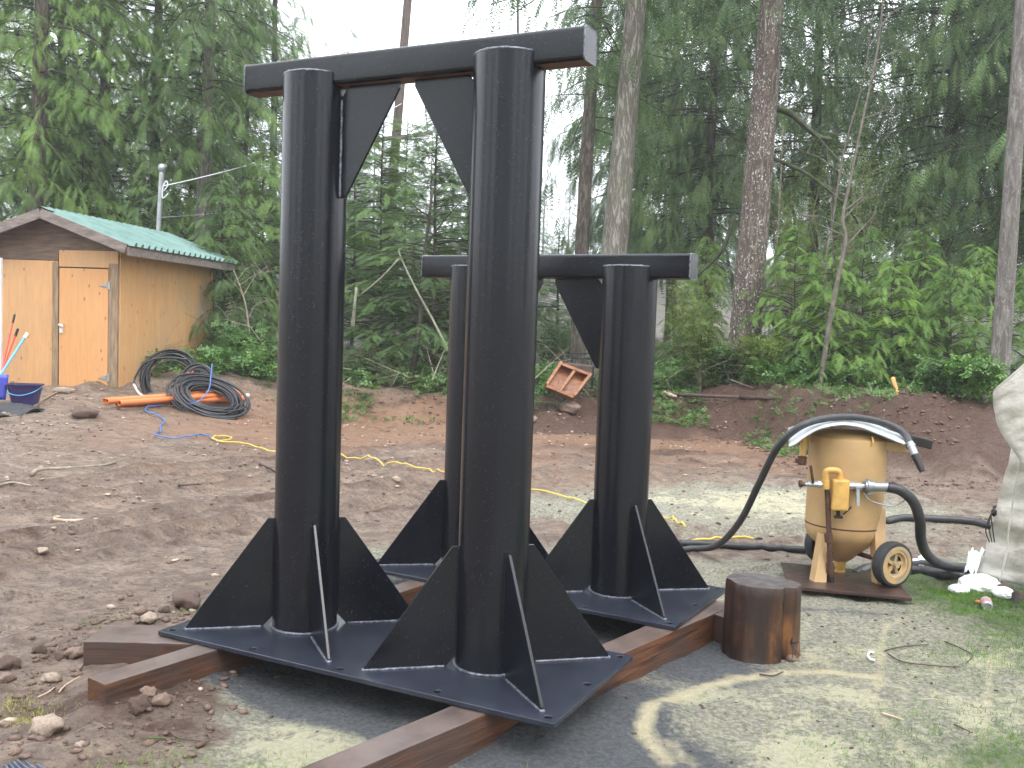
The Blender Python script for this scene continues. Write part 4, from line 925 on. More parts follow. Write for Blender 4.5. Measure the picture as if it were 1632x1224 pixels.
# ------------------------------------------------------------------ stump
sc_ = Vector((1.318, 4.84, 0)); zg = H(sc_.x, sc_.y)-.03
def stump():
    b = MB(); n = 72; rr = random.Random(3); hts = [0, .02, .06, .12, .2, .28, .34, .385, .40]; ph = [rr.random()*.6 for _ in range(n)]
    vs = []
    for j, h in enumerate(hts):
        for k in range(n):
            a = 6.2832*k/n; R = .190*(1+.045*math.sin(2*a+.6)+.03*math.sin(3*a+2)+.02*math.sin(5*a+1))
            da = (a-5.35+math.pi) % 6.2832-math.pi; R -= .03*math.exp(-(da/.22)**2); 
            R += .007*(float(fbm(a*3.2, h*1.5+2, 2, 4))-.47)*4
            R *= 1+.10*math.exp(-h/.05)*(.6+.4*math.sin(3*a+1))-.03*h/.4
            if j == len(hts)-1: R -= .006
            vs.append((R*math.cos(a), R*math.sin(a), h+(.012*math.cos(a+2.6) if h > .1 else 0)))
    m = len(hts); fs = [(j*n+k, j*n+(k+1) % n, (j+1)*n+(k+1) % n, (j+1)*n+k) for j in range(m-1) for k in range(n)]
    b.add(vs, fs); b.cur = 1; c = len(b.v); top = vs[(m-1)*n:]
    inner = [(x*.5, y*.5, z+.002*math.sin(k)) for k, (x, y, z) in enumerate(top)]
    b.add(top+inner+[(0, 0, .40)], [(k, (k+1) % n, n+(k+1) % n, n+k) for k in range(n)]+[(n+k, n+(k+1) % n, 2*n) for k in range(n)])
    return b
root = empty('tree_stump', (sc_.x, sc_.y, zg), 0, 'round wet brown wooden stump standing beside the frame corner', 'stump')
stump().build('trunk', [M['stump'], M['endgrain']], root, smooth=50)
b = MB(); rr = random.Random(9)
for k in range(7):
    a = Vector((.105+.02*rr.random(), -.175, .13+.02*rr.random())); b.tube([a, a+Vector((rr.uniform(-.01, .05), -.03+.01*rr.random(), rr.uniform(-.07, .05)))], [.008, .002], 5)
b.build('splinters', M['debrisdark'], root)

# rocks ---------------------------------------------------------------
def rock_mesh(seed, s=(1, 1, 1), sub=2):
    bm = bmesh.new(); bmesh.ops.create_icosphere(bm, subdivisions=3, radius=1); r = random.Random(seed); o3 = [r.uniform(0, 60) for _ in range(3)]
    pl = [(Vector((r.gauss(0, 1), r.gauss(0, 1), r.gauss(0, 1))).normalized(), r.uniform(.62, .9)) for _ in range(9)]
    for v in bm.verts:
        for n_, d in pl:
            k = v.co.dot(n_)
            if k > d: v.co -= n_*(k-d)*.85
        q = v.co; v.co *= 1+.95*(float(fbm(q.x*2.2+o3[0]+q.z, q.y*2.2+o3[1]-q.z, 1, 4))-.47)+r.uniform(-.015, .015); v.co = Vector((v.co.x*s[0], v.co.y*s[1], v.co.z*s[2]))
    me = bpy.data.meshes.new('rock'); bm.to_mesh(me); bm.free(); me.polygons.foreach_set('use_smooth', [True]*len(me.polygons)); return me
rocks = [((72, 1165), .055, 'palestone', 'tan stone alone in the mud at the lower left'), ((257, 1120), .036, 'stone', 'reddish round stone beside the end of the mud smeared timber'), ((300, 965), .10, 'mudclod', 'large mud caked stone left of the tall frame gusset'),
         ((262, 975), .035, 'mudclod', 'small stone beside the large mud caked one'), ((238, 990), .04, 'palestone', 'pinkish stone behind the short timber block'), ((225, 978), .035, 'stone', 'brown stone behind the short timber block'),
         ((8, 1065), .05, 'mudclod', 'mud covered stone at the left edge'), ((10, 1085), .035, 'stone', 'flat brown stone at the left edge just below the muddy one'), ((63, 1040), .038, 'mudclod', 'elongated muddy stone left of the timbers'), ((120, 1045), .045, 'stone', 'rounded brown stone left of the short timber block'),
         ((100, 1050), .035, 'mudclod', 'muddy stone next to the rounded brown one'), ((190, 1048), .035, 'mudclod', 'stone wedged between the two left timbers'), ((82, 1085), .035, 'palestone', 'pale flat stone in the soil left of the mud smeared timber'), ((222, 1130), .05, 'mudclod', 'muddy lump in front of the mud smeared timber'),
         ((236, 1108), .035, 'stone', 'stone on top of the soil in front of the left timber'), ((200, 1092), .03, 'mudclod', 'small clod touching the left timber side'), ((10, 1158), .022, 'stone', 'small round brown stone at the lower left edge'), ((64, 995), .02, 'stone', 'tiny brown stone on open mud left of the timbers'),
         ((50, 1018), .018, 'stone', 'tiny stone below the open mud patch'), ((128, 1190), .02, 'palestone', 'small pale pebble above the blue grey ribbed strip'), ((1262, 1053), .028, 'stone', 'brown lump at the foot of the stump'), ((840, 672), .16, 'palestone', 'pale rounded rock on the bank between the columns'),
         ((905, 655), .2, 'stone', 'wide brown rock on the bank beneath the wooden crate'), ((102, 625), .1, 'palestone', 'pale flat rock at the shed doorway'), ((135, 664), .16, 'mudclod', 'dark flat clod in front of the shed'), ((68, 880), .035, 'palestone', 'grey lump half sunk in the mud at the left'), ((632, 766), .045, 'palestone', 'pinkish stone by the yellow cord')]
for i, (p, s, mt, lab) in enumerate(rocks):
    q = gnd(*p); me = rock_mesh(i, (1.15, .95, .72) if s < .09 else (1.45, .8, .55)); me.materials.append(M[mt]); o = link('rock', me, None, (q.x, q.y, q.z+s*.35)); o.scale = (s, s, s); o.rotation_euler = (0, 0, i*1.1); tag(o, lab, 'stone', 'stones and clods on the ground')
# pebbles and clods too many to count
def pebbles(name, n, regions, smin, smax, mat, seed, flat=.6):
    r = np.random.RandomState(seed); bm = bmesh.new(); bmesh.ops.create_icosphere(bm, subdivisions=1, radius=1); bv = np.array([v.co[:] for v in bm.verts]); bf = np.array([[v.index for v in f.verts] for f in bm.faces]); bm.free()
    X = []; Y = []
    for (x0, x1, y0, y1, w) in regions: k = int(n*w); X.append(x0+(x1-x0)*r.rand(k)); Y.append(y0+(y1-y0)*r.rand(k)**.8)
    X = np.concatenate(X); Y = np.concatenate(Y); k = len(X)
    keep = fbm(X*1.5, Y*1.5, 2, 3)+.3*r.rand(k) > .55; X = X[keep]; Y = Y[keep]; k = len(X)
    S = (smin+(smax-smin)*r.rand(k)**3)[:, None, None]; a = r.rand(k)*6.28; c, s = np.cos(a)[:, None], np.sin(a)[:, None]
    P = bv[None]*(1+.35*(r.rand(k, len(bv), 1)-.5))*np.array([1.3, .8, flat])[None, None]*S
    P = np.stack([P[..., 0]*c-P[..., 1]*s, P[..., 0]*s+P[..., 1]*c, P[..., 2]], -1)+np.stack([X, Y, hgt(X, Y)+S[:, 0, 0]*.2], 1)[:, None]
    F = (bf[None]+(np.arange(k)*len(bv))[:, None, None]).reshape(-1, 3); return link(name, npmesh(name, P.reshape(-1, 3), F, mat, True))
tag(pebbles('mud_clods', 7000, [(-7, -1.0, 3.2, 14, .5), (-2.2, -1.1, 3.2, 5.2, .2), (-1, 6, 6.8, 14, .3)], .004, .024, M['mudclod'], 1, .5), 'small clods of mud scattered over the yard', 'clods', kind='stuff')
tag(pebbles('bank_clods', 9000, [(1.0, 3.6, 14.2, 17, .3), (3.4, 7.5, 10.4, 14, .5), (-4, 1, 14.3, 17, .2)], .006, .034, M['mudclod'], 11, .6), 'crumbly clods of dark soil on the face of the bank', 'clods', kind='stuff')
tag(pebbles('pebbles', 2600, [(-8, -1.2, 3.2, 15, .4), (-3, 7, 12.5, 16.5, .6)], .004, .03, M['palestone'], 2), 'small pale pebbles scattered over the mud and the bank', 'pebbles', kind='stuff')
tag(pebbles('bark_crumbs', 1500, [(-1.6, 3.8, 3.1, 6.3, 1)], .003, .011, M['debrisdark'], 4), 'dark crumbs of bark on the dusty ground', 'crumbs', kind='stuff')
tag(pebbles('wood_chips', 1300, [(-9, -2, 5, 15.5, .6), (-2, 6, 9, 15, .4)], .008, .035, M['chip'], 3, .2), 'pale wood chips scattered over the mud', 'wood chips', kind='stuff')

# grass ----------------------------------------------------------------
def grass(name, spots, mat, seed, label):
    r = np.random.RandomState(seed); X = []; Y = []
    for cx, cy, rx, ry, n in spots: X.append(cx+rx*r.randn(n)*.6); Y.append(cy+ry*r.randn(n)*.6)
    X = np.concatenate(X); Y = np.concatenate(Y); keep = fbm(X*4, Y*4, 1, 3)+.35*r.rand(len(X)) > .56; X = X[keep]; Y = Y[keep]; k = len(X)
    T = (np.array([(0, -.045, 0), (0, .045, 0), (.55, -.03, .04), (.55, .03, .04), (1, 0, -.12)]), np.array([(0, 1, 3), (0, 3, 2), (2, 3, 4)]))
    d = np.stack([r.randn(k)*.5, r.randn(k)*.5, .5+r.rand(k)*.7], 1); V, F = place(T, np.stack([X, Y, hgt(X, Y)-.004], 1), d, r.randn(k, 3), .012+.026*r.rand(k))
    tag(link(name, npmesh(name, V, F, mat)), label, 'grass', kind='stuff')
grass('grass_patch', [(3.0, 5.9, .5, .5, 15000), (3.4, 5.2, .5, .6, 14000), (2.75, 6.2, .3, .3, 5000), (3.2, 4.4, .6, .4, 7000), (2.0, 3.8, .5, .3, 2600), (2.6, 3.6, .6, .5, 5000), (1.55, 3.35, .3, .2, 1500), (3.9, 6, .5, 1, 5000), (2.9, 4.9, .5, .35, 7000), (3.4, 3.9, .6, .4, 6000), (2.3, 3.3, .4, .3, 3000)], M['grass'], 1, 'short green grass beside the tarp')
grass('sparse_grass', [(-.9, 3.25, .4, .15, 2500), (-1.1, 3.3, .2, .12, 700), (1.5, 3.6, .8, .6, 1800), (-1.7, 5.2, .15, .1, 150), (-2.1, 4.9, .15, .1, 120), (2.2, 4.7, .6, .5, 1200)], M['grass'], 2, 'sparse grass poking through the pale dust')
grass('dry_grass', [(-1.88, 3.72, .12, .12, 450), (-1.98, 3.8, .1, .1, 200), (-1.3, 3.15, .4, .1, 150), (-6.3, 14.8, .8, .1, 900)], M['drygrass'], 3, 'yellow dry grass tufts on the soil at lower left')

# sticks on the mud --------------------------------------------------------
def gstick(pts, r, mat, label, name='stick', cat='stick', lift=.01):
    P = [gnd(x, y, lift) for x, y in pts]; c = P[0].copy(); path = crom(P, 5); n = len(path); b = MB(); b.tube([q-c for q in path], [r*(1-.5*i/n) for i in range(n)], 6)
    tag(b.build(name, mat, None, True, loc=c), label, cat)
gstick([(50, 758), (62, 750), (100, 748), (140, 745), (165, 743), (185, 738)], .022, M['twig'], 'long crooked stick on the open mud left of the tall frame')
gstick([(0, 775), (20, 771), (50, 776)], .016, M['twig'], 'dark stick at the left edge of the open mud')
gstick([(85, 829), (110, 832), (155, 829)], .018, M['chip'], 'short brown stick lower in the open mud')
gstick([(405, 737), (425, 745), (440, 755)], .014, M['debrisdark'], 'dark twig touching the left tall column')
gstick([(285, 775), (320, 773)], .012, M['debrisdark'], 'short dark twig in the wet ruts')
gstick([(60, 1115), (75, 1108), (87, 1099)], .004, M['chip'], 'pale straw lying across the dark soil')
gstick([(94, 1107), (105, 1095), (128, 1081)], .004, M['chip'], 'curved pale straw pointing at the left timber')
gstick([(1410, 1040), (1440, 1033), (1480, 1030)], .004, M['debrisdark'], 'thin bent twig on pale dust near the white hook')
gstick([(1415, 1045), (1440, 1058), (1490, 1064), (1530, 1066)], .004, M['debrisdark'], 'long thin twig curving below the bent one')
gstick([(1505, 1025), (1535, 1038), (1550, 1048), (1540, 1060)], .004, M['debrisdark'], 'forked twig left of the grass')
gstick([(1405, 1140), (1425, 1146), (1440, 1151)], .005, M['chip'], 'short reddish twig in the sparse grass')
gstick([(1520, 1158), (1550, 1172)], .004, M['debrisdark'], 'short dark twig at the lower right')
gstick([(1210, 1078), (1232, 1080), (1248, 1074)], .005, M['debrisdark'], 'small dark twig in front of the stump')
gstick([(271, 1170), (285, 1180), (310, 1184), (335, 1186)], .004, M['debrisdark'], 'broken fir twig on the dusty ground at lower left')
gstick([(236, 1180), (262, 1180), (290, 1184)], .003, M['grass'], 'green fir sprig at lower left')
gstick([(128, 1071), (133, 1063)], .006, M['debrisdark'], 'upright dark twig by the left timber')
gstick([(1040, 636), (1060, 632), (1090, 633), (1180, 637)], .05, M['debrisdark'], 'dark log lying along the foot of the bank', 'log', 'log', .04)
gstick([(1058, 630), (1068, 634), (1078, 637)], .04, M['chip'], 'pale split stick on the end of the log', lift=.05)
gstick([(1180, 636), (1280, 640)], .04, M['debrisdark'], 'thin brown pole on the bank right of the log', 'log', 'log', .03)
stick([(1423, 603, 0), (1428, 618, -.15), (1433, 630, -.3), (1438, 645, -.5)], 13.2, .032, 'bright orange splinter of split wood on the bank', M['splinter'], 'split_wood', 'wood')

# ------------------------------------------------------------------ debris by the pale trunk
dz = at(905, 605, 16.2)
root = empty('wooden_crate', gnd(912, 634), 0, 'broken orange wooden crate leaning at the foot of the pale trunk', 'crate'); L0 = root.location
q4 = [at(893, 581, 16.3)-L0, at(940, 599, 16.3)-L0, at(913, 634, 15.9)-L0, at(870, 616, 15.9)-L0]
for i in range(4):
    b = MB(); b.bar(q4[i], q4[(i+1) % 4], .05, .16, up=(0, -.9, .3)); b.build('rail', M['drawer'], root, bevel=.004)
b = MB(); b.bar((q4[0]+q4[1])/2, (q4[2]+q4[3])/2, .05, .1, up=(0, -.9, .3)); b.build('divider', M['drawer'], root, bevel=.004)
b = MB(); off = Vector((0, .09, -.03)); vs = [q+off for q in q4]+[q+off*1.25 for q in q4]; b.add(vs, [(0, 1, 2, 3)[::-1], (4, 5, 6, 7), (0, 1, 5, 4), (1, 2, 6, 5), (2, 3, 7, 6), (3, 0, 4, 7)]); b.build('panel', M['drawer'], root)
root = empty('old_chair', gnd(928, 622), 0, 'rusty dark chair frame dumped behind the wooden crate', 'chair'); L0 = root.location; L0.y += .3
def rel(x, y, Y): return at(x, y, Y)-L0
b = MB(); b.tube([rel(911, 590, 16.8), rel(912, 562, 16.8), rel(942, 563, 16.7), rel(944, 600, 16.6)], .02, 6); b.build('back_frame', M['darksteel'], root)
b = MB(); b.bar(rel(912, 571, 16.8), rel(942, 572, 16.7), .02, .04); b.build('back_rail', M['darksteel'], root)
b = MB(); b.bar(rel(900, 585, 16.7), rel(946, 590, 16.6), .35, .16); b.build('seat', M['debrisdark'], root, bevel=.02)
for x in (905, 945):
    b = MB(); b.bar(rel(x, 590, 16.6), rel(x-2, 620, 16.6), .04, .04, up=(0, 1, 0)); b.build('leg', M['darksteel'], root)

# ------------------------------------------------------------------ things by the shed
def groundloop(c, R, n, rad, tilt_axis, tilt, jit, label, seed, loops=14, name='pipe_coil', mat='black', squash=1.0, var=.45):
    r = random.Random(seed); pts = []; ph = 0
    Rm = Matrix.Rotation(tilt, 3, Vector(tilt_axis))
    cur = [r.uniform(-1, 1) for _ in range(4)]
    for k in range(loops):
        Rk = R*(1-var*r.random()); ox, oy, oz = r.uniform(-1, 1)*jit, r.uniform(-1, 1)*jit, (k/loops-.5)*jit*2.4+r.uniform(-.3, .3)*jit
        for j in range(28):
            a = 6.2832*j/28; pts.append(Rm @ Vector((Rk*math.cos(a)+ox, (Rk*math.sin(a)+oy)*squash, oz)))
    P = [sum(pts[max(0, i-2):i+3], Vector())/len(pts[max(0, i-2):i+3]) for i in range(len(pts))]
    b = MB(); b.tube(P, rad, 6); o = b.build(name, M[mat], None, True, loc=c); tag(o, label, 'pipe coil', 'black pipe coils by the shed'); return o
c1 = at(271, 605, 14.85); groundloop(c1, .46, 28, .017, (1, .1, 0), math.radians(80), .045, 'black pipe coil standing against the shed wall', 1, 11, squash=1., var=.24)
c2 = at(335, 634, 14.0); groundloop(c2, .60, 28, .015, (1, .0, 0), math.radians(20), .05, 'large loose black pipe coil lying on the orange pipes', 2, 26, squash=1.0).rotation_euler = (0, math.radians(24), 0)
c3 = at(317, 603, 14.7); groundloop(c3, .27, 28, .014, (1, .3, 0), math.radians(60), .03, 'small black pipe coil tied with red twine by the shed corner', 3, 12)
b = MB(); q = at(304, 597, 14.4); b.tube([(-.05, 0, .03), (.05, 0, -.03)], .015, 6); b.tube([(-.04, 0, -.05), (.04, 0, .05)], .015, 6); tag(b.build('twine_knot', M['red'], None, loc=q), 'red twine knot on the small pipe coil', 'twine')
b = MB(); P = [at(x, y, Y) for x, y, Y in ((300, 573, 14.6), (262, 570, 14.55), (232, 578, 14.5), (216, 600, 14.45), (213, 612, 14.4))]; b.tube(crom([p-P[0] for p in P], 6), .017, 7)
tag(b.build('loose_pipe_end', M['black'], None, True, loc=P[0]), 'free brown black pipe end arching left of the coils', 'pipe')
b = MB(); P = [at(213, 612, 14.4), at(222, 627, 14.3), at(240, 638, 14.2), at(258, 647, 14.0), gnd(275, 649, .02)]; b.tube(crom([p-P[0] for p in P], 5), .015, 6); tag(b.build('white_tube', M['white'], None, True, loc=P[0]), 'thin white tube hanging from the arching pipe end', 'tube')
for i, (a, c, lab) in enumerate([((166, 645), (372, 630), 'rearmost orange pipe under the black coils'), ((170, 652), (378, 636), 'second orange pipe from the shed wall'), ((186, 650), (391, 641), 'third orange pipe from the shed wall'), ((190, 655), (384, 639), 'frontmost orange pipe of the pile')]):
    A_, C_ = gnd(*a, .055+.05*(i % 2)), gnd(*c, .06+.05*(i % 2)); b = MB(); d = C_-A_; b.lathe([(.032, 0), (.041, .002), (.041, d.length), (.032, d.length), (.032, 0)], (0, 0, 0), 14, d); b.cur = 0
    tag(b.build('orange_pipe', M['orange'], None, 40, loc=A_), lab, 'pipe', 'orange plastic pipes')
A_, C_ = gnd(340, 644, .05), gnd(396, 636, .06); b = MB(); b.cyl((0, 0, 0), C_-A_, .03, 10); tag(b.build('white_pipe', M['white'], None, 40, loc=A_), 'thin white pipe end beside the orange pipes', 'pipe')
# bucket
q = gnd(40, 645); root = empty('bucket', q, .15, 'purple rectangular bucket in front of the shed wall', 'bucket')
b = MB(); n = 4
def ringr(w, d, z, k=20):
    out = []
    for i in range(k):
        a = 6.2832*i/k; c, s = math.cos(a), math.sin(a); out.append((w*np.sign(c)*abs(c)**.4, d*np.sign(s)*abs(s)**.4, z))
    return out
rings = [ringr(.15, .10, 0), ringr(.21, .145, .27), ringr(.225, .16, .27), ringr(.225, .16, .285), ringr(.2, .135, .285), ringr(.14, .09, .02)]; k = 20
for rg in rings: b.v += rg
b.f = [(i*k+j, i*k+(j+1) % k, (i+1)*k+(j+1) % k, (i+1)*k+j) for i in range(5) for j in range(k)]+[tuple(range(k))[::-1], tuple(range(5*k, 6*k))]; b.m = [0]*len(b.f)
b.build('body', M['purple'], root, smooth=50)
b = MB(); b.tube(crom([(-.225, 0, .26), (-.16, -.15, .17), (0, -.18, .14), (.16, -.15, .19), (.225, 0, .26)], 5), .006, 6); b.build('handle', M['bluehandle'], root, smooth=True)
# rubber mat: rolled and wavy sheet with studs
def mat_piece():
    nx, ny = 40, 14; V = []; 
    a, bb, c, d = gnd(-30, 672), gnd(72, 657), gnd(40, 646), gnd(-30, 655)
    for j in range(ny+1):
        for i in range(nx+1):
            u, v = i/nx, j/ny; p = a.lerp(bb, u).lerp(d.lerp(c, u), v); z = H(p.x, p.y)+.03+.03*math.sin(u*9+v*2)+(.008 if (i % 2 and j % 2) else 0); V.append((p.x, p.y, z))
    F = [(j*(nx+1)+i, j*(nx+1)+i+1, (j+1)*(nx+1)+i+1, (j+1)*(nx+1)+i) for j in range(ny) for i in range(nx)]
    b = MB(); b.add(V, F); o = b.build('rubber_mat', M['rubber'], None, 40); m = o.modifiers.new('thick', 'SOLIDIFY'); m.thickness = .015
    tag(o, 'black studded rubber mat lying below the purple bucket', 'mat')
mat_piece()
def tool(a, c, r, mat, label, name, head=None, grip=None):
    A_ = Vector(a); C_ = Vector(c); root = empty(name, A_, 0, label, 'tool'); b = MB(); b.cyl((0, 0, 0), C_-A_, r, 10); b.build('handle', mat, root, smooth=40); d = (C_-A_)
    b = MB(); b.cyl(d*.9, d*1.01, r*1.35, 10); b.build('grip', grip or M['darksteel'], root, smooth=40)
    if head: head(root)
    return root
def scoop(root):
    b = MB(); V = []
    for j in range(7):
        for i in range(9):
            u, v = i/8-.5, j/6; V.append((u*.26*(1-.25*v), -.02-.05*math.cos(u*3)-.02*v, .02-.34*v+.0))
    b.add(V, [(j*9+i, j*9+i+1, (j+1)*9+i+1, (j+1)*9+i) for j in range(6) for i in range(8)]); o = b.build('blade', M['bluescoop'], root, smooth=True); m = o.modifiers.new('t', 'SOLIDIFY'); m.thickness = .008
g0 = gnd(4, 640); tool((g0.x+.02, g0.y-.1, g0.z+.36), at(43, 532, g0.y+.35), .017, M['bluehandle'], 'blue handled shovel with blue scoop leaning on the shed', 'shovel', scoop, M['white'])
g1 = gnd(-6, 628); tool(g1, at(23, 503, 14.95), .013, M['red'], 'taller red handled tool leaning on the shed wall', 'red_handled_tool')
g2 = gnd(-12, 632); tool(g2, at(28, 526, 14.9), .016, M['red'], 'shorter red handled tool with black grip leaning on the shed wall', 'red_handled_tool')
b = MB(); P = [gnd(x, y, .02) for x, y in ((52, 652), (75, 636), (104, 621))]; b.tube(crom([p-P[0] for p in P], 5), .014, 6); tag(b.build('thin_pole', M['oldwood'], None, True, loc=P[0]), 'thin brown pole running from the bucket to the shed door', 'pole')
# cords
def cord(pts, r, mat, label, lift=.012, name='cord'):
    P = []
    for p in pts: P.append(gnd(p[0], p[1], lift) if len(p) == 2 else at(*p))
    path = crom(P, 6)
    for i, q in enumerate(path):
        if len(pts[min(len(pts)-1, i//6)]) == 2 and len(pts[min(len(pts)-1, i//6+1)]) == 2: q.z = max(H(q.x, q.y+.12*k_) for k_ in (-1, 0, 1))+lift*.6+.006
    c = path[0].copy(); b = MB(); b.tube([q-c for q in path], r, 6); tag(b.build(name, mat, None, True, loc=c), label, 'cord')
cord([(338, 580, 14.4), (336, 600, 14.1), (333, 620, 13.8), (322, 635, 13.5), (308, 643, 13.4), (280, 647), (250, 649), (235, 652), (232, 657), (245, 663), (258, 669), (263, 678), (256, 684), (256, 691), (247, 697), (262, 701), (285, 701), (305, 698), (325, 697), (337, 702)], .010, M['blue'], 'bright blue cord snaking from the pipe coils over the mud', .025)
cord([(337, 702), (350, 706), (366, 704), (367, 700), (345, 699), (340, 702), (352, 708), (372, 708), (385, 710), (410, 717), (440, 723), (500, 732), (575, 735), (600, 741), (640, 743), (680, 751), (710, 756), (780, 770), (845, 785), (890, 796), (935, 808), (1000, 822), (1060, 832), (1078, 836), (1088, 842), (1085, 848), (1092, 855)], .009, M['yellow'], 'yellow extension cord running across the mud behind the frames', .035)
cord([(1100, 866), (1160, 864), (1200, 868)], .010, M['yellow'], 'short visible length of yellow cord beside the black hose', .016)

# ------------------------------------------------------------------ blast pot
pc = Vector((2.33, 6.38, 0)); g0z = H(pc.x, pc.y)
# steel sheet underneath
b = MB(); sk = [Vector((1.80, 5.98, 0)), Vector((2.50, 5.80, 0)), Vector((2.60, 6.42, 0)), Vector((1.92, 6.62, 0))]; zs = .075
b.add([(p.x, p.y, zs) for p in sk]+[(p.x, p.y, zs-.022) for p in sk], [(0, 1, 2, 3), (4, 7, 6, 5), (0, 4, 5, 1), (1, 5, 6, 2), (2, 6, 7, 3), (3, 7, 4, 0)]); tag(b.build('steel_sheet', M['skid'], None, bevel=.003), 'brown steel sheet on the ground under the tan blasting pot', 'steel sheet')
YP = 6.4
POT = empty('blasting_pot', (pc.x, pc.y, zs), 0, 'tan sand blasting pot on two wheels with rusty pipework', 'blasting pot'); L0 = POT.location
cx = at(1349, 770, YP); pr = .252
def R_(x, y, Y): return at(x, y, Y)-L0
ctop, cbot = R_(1353, 692, YP), R_(1343, 838, YP); axisv = (ctop-cbot).normalized(); hh = (ctop-cbot).length
def axp(h): return cbot+axisv*h
b = MB(); b.lathe([(.001, hh+.03), (.12, hh+.025), (.2, hh+.01), (pr*.985, hh-.02), (pr, hh-.05), (pr*.985, hh*.5), (pr*.975, .03), (pr*.972, .0), (pr*.96, -.03), (pr*.90, -.07), (.075, -.215), (.05, -.235), (.001, -.236)], cbot, 56, axisv); b.build('vessel', M['pot'], POT, smooth=40)
b = MB(); b.lathe([(pr*.978, .022), (pr*.986, .018), (pr*.978, .012)], cbot, 56, axisv); b.build('seam_ring', M['potrust'], POT, smooth=True)
def pp(f, name, mat, smooth=40, bevel=0, label=None, parent=POT): b = MB(); f(b); return b.build(name, mat, parent, smooth, bevel, label=label)
# legs
def legplate(t0, t1, b0, b1, Yt, Yb, th=.012):
    p = [R_(*t0, Yt), R_(*t1, Yt), R_(*b1, Yb), R_(*b0, Yb)]
    for q in p[2:]: q.z = max(q.z, 0.0)
    def f(b):
        vs = p+[q+Vector((.01, th*1.6, 0)) for q in p]; b.add(vs, [(0, 1, 2, 3)[::-1], (4, 5, 6, 7), (0, 1, 5, 4), (1, 2, 6, 5), (2, 3, 7, 6), (3, 0, 4, 7)])
        e = [p[0], p[3], p[3]+Vector((-.012, .07, 0)), p[0]+Vector((-.012, .07, 0))]; vs = e+[q+Vector((.012, 0, 0)) for q in e]; b.add(vs, [(0, 1, 2, 3), (4, 7, 6, 5), (0, 4, 5, 1), (1, 5, 6, 2), (2, 6, 7, 3), (3, 7, 4, 0)])
    pp(f, 'leg', M['pot'], None)
legplate((1311, 852), (1321, 848), (1297, 943), (1316, 943), 6.2, 6.1)
legplate((1393, 812), (1411, 812), (1397, 953), (1410, 953), 6.25, 6.1)
legplate((1330, 850), (1340, 850), (1325, 918), (1336, 918), 6.65, 6.75)
# axle and wheels
wr = R_(1421, 917, 6.06); wl_ = R_(1311, 888, 6.62); wr.z = .118+.0; wl_.z = .118+.0; wr.z = .145; wl_.z = .145
axd = (wr-wl_).normalized()
pp(lambda b: b.cyl(wl_, wr, .016, 10), 'axle', M['potrust'])
for w, side in ((wr, 1), (wl_, -1)):
    R0, tw = .145, .036
    t = pp(lambda b: b.lathe([(R0*.66, -tw), (R0*.85, -tw*1.15), (R0*.96, -tw), (R0, -tw*.4), (R0, tw*.4), (R0*.96, tw), (R0*.85, tw*1.15), (R0*.66, tw), (R0*.64, tw*.6), (R0*.64, -tw*.6), (R0*.66, -tw)], w, 40, axd), 'tyre', M['tyre'], 50)
    def rim(b):
        for sd in (1, -1):
            b.lathe([(R0*.66, sd*tw*1.0), (R0*.55, sd*tw*1.0), (R0*.5, sd*tw*.55), (R0*.42, sd*tw*.5)], w, 32, axd)
        b.cyl(w-axd*tw*1.3, w+axd*tw*1.3, R0*.13, 14); o1 = axd.orthogonal().normalized(); o2 = axd.cross(o1)
        for k in range(5):
            a = 6.2832*k/5; d = o1*math.cos(a)+o2*math.sin(a); b.bar(w+d*R0*.08, w+d*R0*.5, .022, tw*1.1, up=tuple(axd))
    pp(rim, 'rim', M['hub'], 40)
    if side > 0: pp(lambda b: b.lathe([(R0*.67, tw*1.02), (R0*.93, tw*.98), (R0*.93, tw*1.04), (R0*.80, tw*1.17), (R0*.67, tw*1.1)], w, 40, axd), 'dust_ring', M['hub'], 50)
# piping at the front of the pot
YF = 6.12
vp = lambda x, y, Y=YF: R_(x, y, Y)
pp(lambda b: b.tube([vp(1318, 777), vp(1321, 845), vp(1323, 905), vp(1324, 925)], .017, 12), 'down_pipe', M['potrust'])
pp(lambda b: (b.cyl(vp(1320, 850), vp(1321, 864), .027, 12), b.cyl(vp(1323, 897), vp(1323, 913), .026, 12), b.cyl(vp(1323, 880), vp(1323, 886), .024, 12)), 'pipe_union', M['potrust'])
pp(lambda b: b.tube(crom([vp(1324, 918), vp(1324, 934), vp(1330, 938), vp(1342, 930, 6.2), vp(1352, 922, 6.3)], 5), .024, 12), 'elbow', M['darksteel'], 50)
pp(lambda b: b.cyl(vp(1333, 936, 6.14), vp(1340, 931, 6.19), .029, 12), 'brass_union', M['ochre'])
bot = cbot+axisv*-.23
pp(lambda b: (b.cyl(bot, bot-axisv*.05, .04, 16), b.cyl(bot-axisv*.05, bot-axisv*.19, .03, 16), b.cyl(bot-axisv*.07, bot-axisv*.10, .037, 16), b.cyl(bot-axisv*.13, bot-axisv*.16, .037, 16)), 'outlet_pipe', M['ochre'])
pp(lambda b: (b.cyl(vp(1350, 926, 6.3), vp(1368, 918, 6.45), .035, 12), b.lathe([(0, -.04), (.045, -.03), (.05, 0), (.045, .03), (0, .04)], vp(1346, 926, 6.3), 12)), 'metering_valve', M['potrust'])
